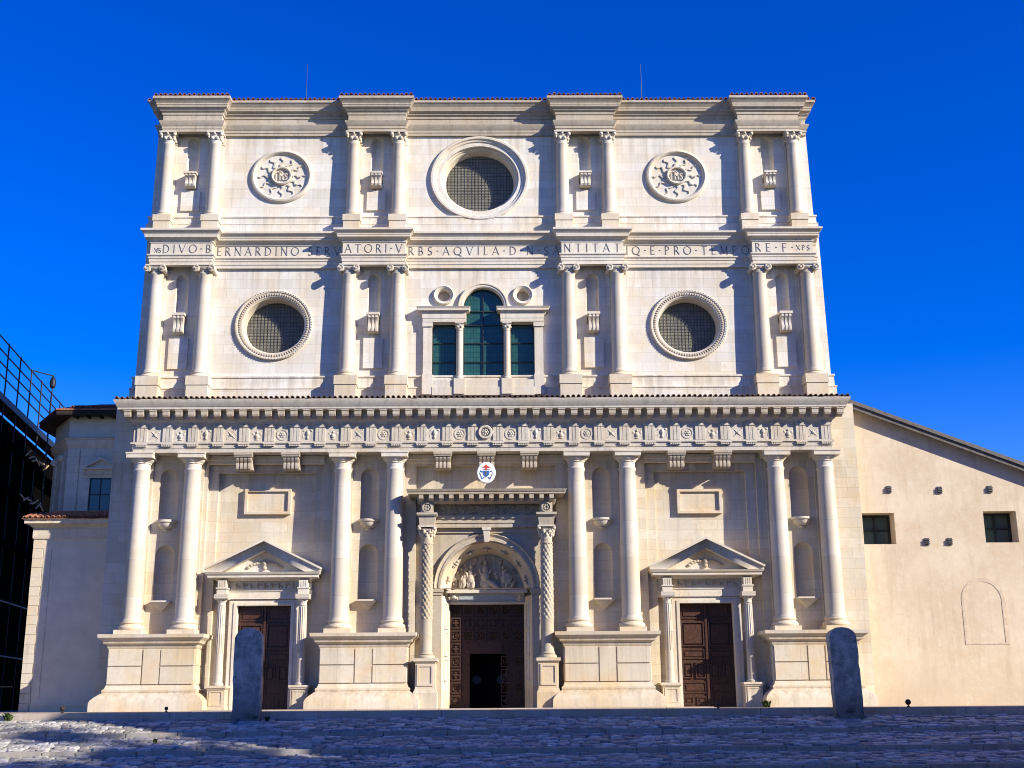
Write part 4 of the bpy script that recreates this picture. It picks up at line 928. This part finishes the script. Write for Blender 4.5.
for k in range(150): b.ell((rg.uniform(-2.2, 2.3), -.46, rg.uniform(8.62, 9.06)), (rg.uniform(.03, .08), .05, rg.uniform(.03, .06)), 6, 4, rg.uniform(0, 3))
b.build('frieze_carving', M_carve, MPo, 60)
for k in range(14):
    xx = -2.9+5.9*k/13; MB().prismx([(-1.53, 9.407), (-1.0, 9.407), (-1.0, 9.10), (-1.2, 9.10), (-1.34, 9.17), (-1.51, 9.21)], xx-.10, xx+.10).build('modillion', M_port, MPo, 30)
# main door: carved leaves, an open wicket onto the dark nave
d = MB(); y = 1.12
d.box(pc-1.74, pc-.80, y, y+.1, 0.02, 4.75); d.box(pc+.88, pc+1.74, y, y+.1, 0.02, 4.75); d.box(pc-.80, pc+.88, y, y+.1, 2.45, 4.75)
for i in range(8):
    zc = .35+i*.58
    for j in range(6):
        xc = pc-1.44+j*.575
        if -.9 < xc-pc < .85 and zc < 2.7: continue
        d.plate(rect(xc-.24, xc+.24, zc-.25, zc+.25), [(rect(xc-.18, xc+.18, zc-.19, zc+.19), True)], y-.06, y+.01)
        if i % 2: d.ring([(.13, y-.08), (.15, y-.05), (.10, y-.05)], xc, zc, 1, 16); d.ell((xc, y-.03, zc), (.05, .06, .05), 8, 5)
        else:
            d.box(xc-.14, xc+.14, y-.09, y, zc-.04, zc+.04); d.box(xc-.04, xc+.04, y-.088, y, zc-.14, zc+.14)
d.build('carved_door', M_wood2, MPo, 0)
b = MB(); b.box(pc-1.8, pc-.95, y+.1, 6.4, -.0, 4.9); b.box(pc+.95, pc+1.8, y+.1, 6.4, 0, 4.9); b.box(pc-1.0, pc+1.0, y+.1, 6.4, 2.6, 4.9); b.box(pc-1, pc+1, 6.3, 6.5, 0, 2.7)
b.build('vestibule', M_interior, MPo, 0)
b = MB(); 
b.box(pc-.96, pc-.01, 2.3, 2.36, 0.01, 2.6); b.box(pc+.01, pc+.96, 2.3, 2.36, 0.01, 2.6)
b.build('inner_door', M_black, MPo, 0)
b = MB(); b.ring([(0, 2.28), (.20, 2.28), (.20, 2.30)], pc-.50, 1.3, 1, 20, closed=False); b.ring([(0, 2.28), (.20, 2.28), (.20, 2.30)], pc+.62, 1.3, 1, 20, closed=False)
b.build('round_sticker', plain('blue_sticker', (.008, .02, .05), .5, .3, .1, 5.), MPo, 0)

# ---- lightning rods on the roof
for x in (-9.07, 7.97):
    MB().tube((x, .2, 29.4), (x, .2, 31.9), .018, 5, .008).build('lightning_rod', M_tube, CH, 0)
# ---- coat of arms (hangs from the console: a thing of its own)
ax, az = .04, 10.44
AR = empty('coat_of_arms', (ax, -1.16, 9.95), 'white oval coat of arms with red hat and blue shield above the central doorway', 'coat of arms')
b = MB(); b.ring([(0, -1.19), (.40, -1.19), (.43, -1.16), (.43, -1.12), (0, -1.12)], ax, az, 1.15, 40, closed=False); b.build('oval_board', M_white, AR, 30)
b = MB(); b.prism([(ax-.20, az+.22), (ax+.20, az+.22), (ax+.06, az+.31), (ax, az+.38), (ax-.06, az+.31)], -1.205, -1.19); b.box(ax-.05, ax+.05, -1.205, -1.19, az+.13, az+.20); b.build('red_hat', M_red, AR, 0)
b = MB(); b.prism([(ax-.13, az+.08), (ax-.13, az-.10), (ax, az-.22), (ax+.13, az-.10), (ax+.13, az+.08)][::-1][::-1], -1.207, -1.19); b.prism([(ax-.28, az+.05), (ax-.16, az-.0), (ax-.16, az+.05), (ax-.27, az+.10)], -1.205, -1.19); b.prism([(ax+.16, az+.05), (ax+.16, az), (ax+.28, az+.05), (ax+.27, az+.10)], -1.205, -1.19)
for s_ in (-1, 1): b.prism([(ax+s_*.1, az-.2), (ax+s_*.22, az-.28), (ax+s_*.20, az-.31), (ax+s_*.06, az-.24)], -1.205, -1.19)
b.build('blue_shield', M_blue, AR, 0)
b = MB(); strokes(b, [(ax-.02, az+.08, ax-.02, az-.16), (ax-.09, az-.02, ax+.06, az-.02)], .03, -1.212, -1.206); b.build('shield_charge', M_gold, AR, 0)
b = MB(); strokes(b, [(ax-.30, az+.0, ax-.18, az-.30), (ax+.30, az+.0, ax+.18, az-.30), (ax-.16, az+.13, ax+.16, az+.13)], .025, -1.204, -1.19); b.build('tassel_cords', M_letter, AR, 0)

# ------------------------------------------------------------------ right wing
RW = empty('side_building', (25, 1, 0), 'beige stucco side building with sloping roof right of the church front', 'building')
zr = lambda x: 13.92-(x-17.5)*.387
rw = MB(); win = [(17.72, 19.24, 7.33, 8.80), (23.46, 25.02, 7.38, 8.86)]
rw.plate([(17.43, -.1), (34, -.1), (34, zr(34)), (17.43, zr(17.43))], [(rect(*w), True) for w in win], .9, 1.9)
rwall = rw.build('wall', M_stucco, RW, 0)
b = MB(); b.add([(17.43, 1.9, -.1), (34, 1.9, -.1), (34, 18, -.1), (17.43, 18, -.1), (17.43, 1.9, zr(17.43)), (34, 1.9, zr(34)), (34, 18, zr(34)), (17.43, 18, zr(17.43))], [(3,2,1,0),(4,5,6,7),(0,1,5,4),(1,2,6,5),(2,3,7,6),(3,0,4,7)]); b.build('side_wall', M_stucco, RW, 0)
for w in win:
    xa, xb, za, zb = w
    b = MB(); b.plate(rect(xa, xb, za, zb), [(rect(xa+.10, (xa+xb)/2-.03, za+.08, (za+zb)/2-.03), True), (rect((xa+xb)/2+.03, xb-.10, za+.08, (za+zb)/2-.03), True), (rect(xa+.10, (xa+xb)/2-.03, (za+zb)/2+.03, zb-.10), True), (rect((xa+xb)/2+.03, xb-.10, (za+zb)/2+.03, zb-.10), True)], 1.62, 1.70)
    fr = b.build('window', M_frame, RW, 0); MB().box(xa+.02, xb-.02, 1.705, 1.78, za+.02, zb-.02).build('pane', M_pane, fr, 0)
b = MB()
def slope_box(b, x0, x1, y0, y1, dz0, dz1):
    v = [(x0, y0, zr(x0)+dz0), (x1, y0, zr(x1)+dz0), (x1, y1, zr(x1)+dz0), (x0, y1, zr(x0)+dz0), (x0, y0, zr(x0)+dz1), (x1, y0, zr(x1)+dz1), (x1, y1, zr(x1)+dz1), (x0, y1, zr(x0)+dz1)]
    b.add(v, [(3,2,1,0),(4,5,6,7),(0,1,5,4),(1,2,6,5),(2,3,7,6),(3,0,4,7)])
slope_box(b, 16.6, 34.3, .60, 18, .08, .16); slope_box(b, 16.6, 34.3, .48, .60, -.14, .29); slope_box(b, 16.7, 34.4, .40, .479, .08, .22)
rf = b.build('verge_roof', M_eave, RW, 0)
for k in range(10):
    x = 18.2+k*1.55; b = MB(); slope_box(b, x-.07, x+.07, .61, .9, -.05, .079); b.build('rafter_end', M_darkwood, rf, 0)
b = MB(); slope_box(b, 16.6, 34.3, .61, 18, .162, .20); b.build('roof_tiles', M_tile, RW, 0)
for (x, z) in ((19.09, 9.91), (21.5, 9.87), (23.9, 9.90), (20.67, 7.43), (21.75, 7.43)):
    b = MB(); b.plate(rect(x-.10, x+.10, z-.17, z+.17), [(rect(x-.06, x+.06, z-.13, z+.13), True)], .84, .905)
    for q in (-.08, 0, .08): b.box(x-.11, x+.11, .78, .86, z+q-.02, z+q+.02)
    v = b.build('wall_vent', M_lead, RW, 0)
b = MB(); xa, xb = 22.05, 24.05; cx_ = (xa+xb)/2
b.plate(archpts(cx_, 1.02, 2.70, 4.72, 20), [(archpts(cx_, .84, 2.78, 4.72, 20), True)], .885, .92); b.build('blind_arch', stone('arch_surround', (.62, .51, .38), (.4, .3), .3, .3), RW, 0)

# ------------------------------------------------------------------ left chapel
CP = empty('side_chapel', (-19.5, 2, 0), 'shaded stone chapel with tiled pent roof and pedimented window left of the church front', 'chapel')
b = MB(); b.box(-21.15, -17.6, 2.0, 12, -.1, 8.72)
b.plate(rect(-20.9, -17.7, .25, 8.1), [(rect(-20.55, -18.0, .6, 7.6), True)], 1.96, 2.02)
chw = b.build('lower_wall', plain('grey_plaster', (.72, .62, .45), .9, .2, .12, 1.2, .15), CP, 0)
b = MB(); z = -.05; k = 0
while z < 7.9:
    w = .50 if k % 2 else .46; b.box(-21.42, -21.42+w, 1.93+random.uniform(0, .02), 2.6, z+.008, z+.436); z += .442; k += 1
b.build('corner_quoins', M_ped, CP, 0)
MB().sweep([(-21.44, 12), (-21.44, 1.9), (-17.62, 1.9)], [(0, 7.92), (.03, 8.0), (.03, 8.45), (.10, 8.48), (.18, 8.56), (.36, 8.62), (.36, 8.74), (.44, 8.84), (-.1, 8.9)]).build('cornice', M_wing, CP, 30)
# pent roof with barrel tiles running up the slope
tile_row(-21.9, -17.64, 1.40, 2.75, 8.86, 9.25, M_tile, CP, .27, 77)
MB().prism([(-21.85, 8.84), (-17.64, 8.84), (-17.64, 9.2), (-20.4, 9.2)], 1.6, 3.0).build('pent_roof', M_tile, CP, 0)
oct_ = [(-21.9, 12), (-21.9, 4.9), (-20.35, 2.45), (-17.6, 2.45)]
b = MB(); vs = [(x, y, 8.8) for x, y in [(-17.6, 12)]+oct_]+[(x, y, 14.0) for x, y in [(-17.6, 12)]+oct_]; n = 5
b.add(vs, [tuple(range(n)), tuple(range(2*n-1, n-1, -1))]+[(i, (i+1) % n, (i+1) % n+n, i+n) for i in range(n)]); b.build('octagonal_drum', M_wing, CP, 0)
MB().sweep(oct_, [(0, 12.4), (.05, 12.5), (.14, 12.62), (.16, 12.78), (.24, 12.86), (0, 12.92)]).build('string_course', M_wing, CP, 30)
# upper plastered zone and pilaster
MB().sweep(oct_, [(.01, 12.93), (.02, 12.94), (.02, 14.0)]).build('attic_band', plain('grey_render', (.70, .62, .48), .9, .2, .1, 1.2, .1), CP, 0)
b = MB(); v = Vector((-20.35+21.9, 2.45-4.9)).normalized()
for t_ in (.6, 2.0):
    px, py = -21.9+v.x*t_, 4.9+v.y*t_; nx_, ny_ = v.y, -v.x
    q = [(px-v.x*.17, py-v.y*.17), (px+v.x*.17, py+v.y*.17)]; q2 = [(x+nx_*.07, y+ny_*.07) for x, y in q]
    vs = [(x, y, 9.0) for x, y in (q2[0], q2[1], q[1], q[0])]+[(x, y, 11.9) for x, y in (q2[0], q2[1], q[1], q[0])]; b.add(vs, [(3,2,1,0),(4,5,6,7),(0,1,5,4),(1,2,6,5),(2,3,7,6),(3,0,4,7)])
    b.ell((px+nx_*.1, py+ny_*.1, 12.05), (.2, .14, .18), 8, 6)
b.box(-19.95, -19.75, 2.38, 2.46, 9.0, 12.3)
b.build('pilaster', M_wing, CP, 40)
xa, xb = -19.16, -18.1; b = MB(); yw = 2.45
b.plate(rect(xa-.18, xb+.18, 9.15, 11.08), [(rect(xa, xb, 9.33, 10.92), True)], yw-.10, yw+.02); b.box(xa-.28, xb+.28, yw-.16, yw, 11.082, 11.20); b.box(xa-.36, xb+.36, yw-.28, yw, 11.32, 11.40); b.box(xa-.2, xb+.2, yw-.12, yw, 11.2, 11.32)
cx_ = (xa+xb)/2
for s_ in (-1, 1):
    q = [(cx_, 11.80), (cx_, 11.92), (cx_+s_*.90, 11.47), (cx_+s_*.90, 11.402), (cx_+s_*.76, 11.402)]
    b.prism(q if s_ < 0 else q[::-1], yw-.28, yw)
b.prism([(cx_-.8, 11.402), (cx_+.8, 11.402), (cx_, 11.82)], yw-.10, yw); wf = b.build('window_surround', M_wing, CP, 0)
b = MB(); b.plate(rect(xa, xb, 9.33, 10.92), [(rect(xa+.05, cx_-.02, 9.38, 10.1), True), (rect(cx_+.02, xb-.05, 9.38, 10.1), True), (rect(xa+.05, cx_-.02, 10.14, 10.87), True), (rect(cx_+.02, xb-.05, 10.14, 10.87), True)], yw-.05, yw-.01); b.build('window_frame', M_frame, CP, 0)
MB().box(xa, xb, yw-.012, yw+.01, 9.33, 10.92).build('pane', M_pane, CP, 0)
# dark eaves and roof
b = MB(); ov = .78; path = oct_
b.sweep(path, [(0, 13.98), (ov, 14.02-.12), (ov+.04, 14.02-.02), (ov, 14.14), (0, 14.42)], .1); b.build('eaves', M_darkwood, CP, 0)
b = MB(); b.sweep(path, [(0, 14.40), (ov+.06, 14.12), (ov+.06, 14.20), (0, 14.50), (-1.6, 15.0)], 1.7); b.build('roof', M_tile, CP, 0)
for k in range(4):
    x = -20.0+.6*k; MB().box(x-.06, x+.06, 1.72, 2.45, 13.86, 13.97).build('rafter_end', M_darkwood, CP, 0)
tile_row(-20.15, -17.64, 1.6, 2.6, 14.26, 14.5, M_tile, CP, .26, 80)

# ------------------------------------------------------------------ scaffolded building, far left
SB = empty('scaffolded_building', (-26.6, 8, 0), 'netted building wall under scaffolding, its shade painted in black, at the far left edge', 'building')
b = MB(); b.box(-38, -27.3, -2, 40, -.3, 16.4); b.build('netted_wall', M_net, SB, 0)
b = MB()
for zz in (3.2, 6.2, 9.2, 12.2): b.box(-27.3, -27.22, -2, 40, zz, zz+.2)
b.build('netting_seams', plain('grey_netting_hem', (.006, .006, .006), 1.0, .0, .3, 2.), SB, 0)
SF = empty('scaffolding', (-26.6, 8, 0), 'dark tube scaffolding with guard rails along the top at the far left', 'scaffolding')
for k in range(14):
    y = -.9+2.75*k; MB().tube((-26.6, y, -.1), (-26.6, y, 20.0), .05, 6).build('standard', M_tube, SF, 30)
for zz in (17.9, 18.55, 19.22, 19.9): MB().tube((-26.6, -2, zz), (-26.6, 38, zz), .042, 6).build('guard_rail', M_tube, SF, 30)
for zz in (3., 6., 9., 12.): MB().tube((-26.6, -2, zz), (-26.6, 38, zz), .045, 6).build('ledger', M_tube, SF, 30)
for zz in (8.9, 11.9, 14.4, 16.5): MB().box(-27.25, -26.45, -2, 38, zz, zz+.07).box(-26.5, -26.45, -2, 38, zz+.071, zz+.4).build('deck', M_tube if zz > 16 else M_net, SF, 0)
for (y, z) in ((15.2, 14.5), (14.8, 12.0)):
    b = MB()
    for k in range(7): b.tube((-26.4, y+k*.8, z+random.uniform(0, .5)), (-26.4, y+1.2+k*.8, z+random.uniform(.1, .7)), .05, 6)
    b.build('stacked_planks', plain('raw_plank', (.42, .27, .14), .8, .2, .4, 6.), SF, 0)
LP = empty('work_lamp', (-26.6, 8, 0), 'dark floodlight on a short arm at the end of the scaffold rails', 'lamp')
b = MB().tube((-26.6, 15.6, 19.95), (-25.55, 16.6, 19.9), .04, 6); b.tube((-25.55, 16.6, 13), (-25.55, 16.6, 19.9), .04, 6); b.build('bracket_arm', M_tube, LP, 30)
MB().lathe([(.05, 19.85), (.15, 19.7), (.20, 19.45), (.17, 19.2), (.06, 19.1)][::-1], -25.55, 16.6, 12).build('lamp_head', M_tube, LP, 40)
for o in (SB, SF, LP): o.rotation_euler = (0, 0, R(7.8))

# ------------------------------------------------------------------ standing stones
def stele(x, y, w, h, tilt, label, seed):
    rg = random.Random(seed); z0 = gz(y)-.12; n = 10; b = MB()
    prof = [(-w, 0), (w, 0), (w*1.0, h-.35)]+[(w*cos(R(8+164*i/n)), h-.42+.42*sin(R(8+164*i/n))) for i in range(n+1)]+[(-w, h-.35)]
    b.prism([(px, pz) for px, pz in prof], -.26, .26)
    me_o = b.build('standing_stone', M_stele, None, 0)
    bm = bmesh.new(); bm.from_mesh(me_o.data); bmesh.ops.triangulate(bm, faces=bm.faces)
    bmesh.ops.subdivide_edges(bm, edges=[e for e in bm.edges if e.calc_length() > .5], cuts=5, use_grid_fill=True); bmesh.ops.subdivide_edges(bm, edges=bm.edges, cuts=1, use_grid_fill=True)
    bmesh.ops.triangulate(bm, faces=bm.faces)
    from mathutils import noise
    for v in bm.verts:
        nn = noise.noise_vector(v.co*2.3+Vector((seed*9, 0, 0)))*.032+noise.noise_vector(v.co*8)*.016; v.co += nn
        dd = (v.co-Vector((-.12, -.26, .95))).length
        if dd < .16: v.co.y += .11*(1-dd/.16)
    bm.to_mesh(me_o.data); bm.free()
    for p in me_o.data.polygons: p.use_smooth = True
    me_o.data.set_sharp_from_angle(angle=R(40))
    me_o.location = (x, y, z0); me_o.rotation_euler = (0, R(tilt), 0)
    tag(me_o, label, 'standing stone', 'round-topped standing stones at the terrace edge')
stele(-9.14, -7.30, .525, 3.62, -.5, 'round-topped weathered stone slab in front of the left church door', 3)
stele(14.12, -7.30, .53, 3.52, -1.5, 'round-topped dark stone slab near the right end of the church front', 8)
# little iron knobs along the terrace kerb
for (x, r_, lab) in ((-16.5, .095, 'small round iron knob on the kerb at the foot of the leftmost pedestal'), (-12.45, .075, 'low iron knob on the kerb left of the left side door'), (9.2, .08, 'small dark iron knob on the kerb before the right side door'), (16.72, .115, 'small iron ball on a stem below the blind-arched stucco wall')):
    b = MB(); b.lathe([(.07, -.02), (.06, .02), (.03, .05), (.03, .07)], x, -6.5, 10); b.ell((x, -6.5, .07+r_), (r_, r_, r_), 12, 8)
    tag(b.build('iron_knob', M_iron, None, 50), lab, 'knob', 'iron knobs along the terrace kerb')
# weeds
def weed(x, y, z, n, s, label, name='weed_tuft'):
    b = MB()
    for k in range(n):
        a_ = random.uniform(0, 2*pi); l = s*random.uniform(.5, 1.1); sp = random.uniform(.2, .9)*l; w = .02+.02*random.random()
        p0 = Vector((x+random.uniform(-.08, .08)*s*4, y+random.uniform(-.05, .05), z)); p1 = p0+Vector((cos(a_)*sp*.5, sin(a_)*sp*.5, l*.7)); p2 = p0+Vector((cos(a_)*sp, sin(a_)*sp, l*.85)); q = Vector((-sin(a_), cos(a_), 0))*w
        b.add([p0-q, p0+q, p1+q*1.3, p1-q*1.3, p2], [(0, 1, 2, 3), (3, 2, 4)])
    tag(b.build(name, M_leaf, None, 0, False), label, 'weed', 'weeds growing in the paving')
weed(-18.4, -6.95, -.27, 60, .34, 'green weed tuft against the kerb below the shaded chapel wall')
weed(12.05, -2.2, 0, 50, .34, 'dark green weed at the corner of the right side pedestal')
weed(-11.6, -11.0, -1.0, 26, .16, 'small weed tuft between cobbles on the left of the steps')
weed(-8.3, -7.5, -.34, 30, .18, 'weed tuft between cobbles at the foot of the left standing stone')
# thin rail in front of the netted building
RL = empty('barrier_rail', (-23, 1.5, 0), 'thin metal barrier in front of the netted wall with painted-in shade', 'barrier')
for x in (-25.6, -22.3): MB().tube((x, 1.2, -.01), (x, 1.2, 1.15), .025, 6).build('post', M_tube, RL, 30)
MB().tube((-25.6, 1.2, 1.12), (-21.5, 1.2, 1.12), .025, 6).build('rail', M_tube, RL, 30)

# ------------------------------------------------------------------ unseen townhouses behind the camera's right hand, added and sized to shade the steps
def house(x0, x1, y0, y1, z0, H, label, ridge=1.6):
    E_ = empty('townhouse', ((x0+x1)/2, (y0+y1)/2, z0), label, 'house', 'unseen townhouses added for shade')
    b = MB(); b.box(x0, x1, y0, y1, z0-1, H); b.build('wall', M_stucco, E_, 0)
    b = MB(); b.add([(x0-.5, y0-.5, H), (x1+.5, y0-.5, H), (x1+.5, y1+.5, H), (x0-.5, y1+.5, H), (x0+3, (y0+y1)/2, H+ridge), (x1-3, (y0+y1)/2, H+ridge)], [(3, 2, 1, 0), (0, 1, 5, 4), (2, 3, 4, 5), (1, 2, 5), (3, 0, 4)]); b.build('roof', M_tile, E_, 0)
    for k in range(int((y1-y0)/4)):
        for l in range(int((H-z0)/4)):
            yy = y0+2+4*k; zz = z0+1.5+4*l; f = MB().box(x0-.06, x0+.02, yy-.6, yy+.6, zz, zz+1.8).build('window', M_frame, E_, 0); MB().box(x0-.08, x0-.06, yy-.5, yy+.5, zz+.1, zz+1.7).build('pane', M_pane, f, 0)
house(18, 60, -26.4, -23.54, -1.2, 17.5, 'tall narrow beige townhouse out of view on the right, added to shade the steps', .3)
house(8, 75, -110, -51.0, -1.5, 26.0, 'high beige townhouse out of view behind the viewer, added to shade the steps')
M_bark = plain('plane_bark', (.16, .14, .11), .9, .2, .4, 6., .4); M_fol = plain('plane_foliage', (.06, .085, .025), .7, .3, .45, 1.3)
def tree(x, y, H, rad, n, label, seed):
    rg = random.Random(seed); z0 = gz(y)-.1; E_ = empty('plane_tree', (x, y, z0), label, 'tree', 'plane trees on the right flank of the square')
    b = MB(); b.tube((x, y, z0), (x+.2, y, z0+H*.45), .38, 10, .26); cc = Vector((x, y, z0+H*.68)); tips = []
    for k in range(9):
        a_ = 2*pi*k/9; p = Vector((x+.2, y, z0+H*rg.uniform(.33, .45))); q = cc+Vector((cos(a_)*rad*.6, sin(a_)*rad*.6, rg.uniform(-.1, .55)*rad)); b.tube(p, q, .13, 6, .04); tips.append(q)
    b.build('trunk', M_bark, E_, 40)
    pts = [(cc+Vector((rg.gauss(0, 1), rg.gauss(0, 1), rg.gauss(0, .9))).normalized()*rad*rg.uniform(.35, 1.)*Vector((1, 1, 1)).length/1.732, rg.uniform(.7, 1.4)) for _ in range(46)]
    f = MB()
    for _ in range(n):
        c_, r_ = rg.choice(pts); p = c_+Vector((rg.gauss(0, .5), rg.gauss(0, .5), rg.gauss(0, .42)))*r_; u = Vector((rg.gauss(0, 1), rg.gauss(0, 1), rg.gauss(0, .6))).normalized(); w = u.orthogonal().normalized(); s_ = rg.uniform(.10, .22)
        k = len(f.v); f.v += [tuple(p-u*s_), tuple(p+w*s_*.7), tuple(p+u*s_), tuple(p-w*s_*.7)]; f.f.append((k, k+1, k+2, k+3))
    f.build('crown', M_fol, E_, 0, False)
for k, (x, y, lab) in enumerate(((20.6, -31.5, 'tall plane tree right behind the narrow townhouse'), (27.5, -33.0, 'tall plane tree farthest from the steps, behind the narrow townhouse'), (20.3, -38.5, 'tall plane tree in the middle of the front row'), (27.0, -42.0, 'tall plane tree in the middle of the rear row'), (19.5, -46.5, 'tall plane tree of the front row nearest to the high townhouse'))):
    tree(x, y, 22.0, 5.3, 10000, lab, k+2)
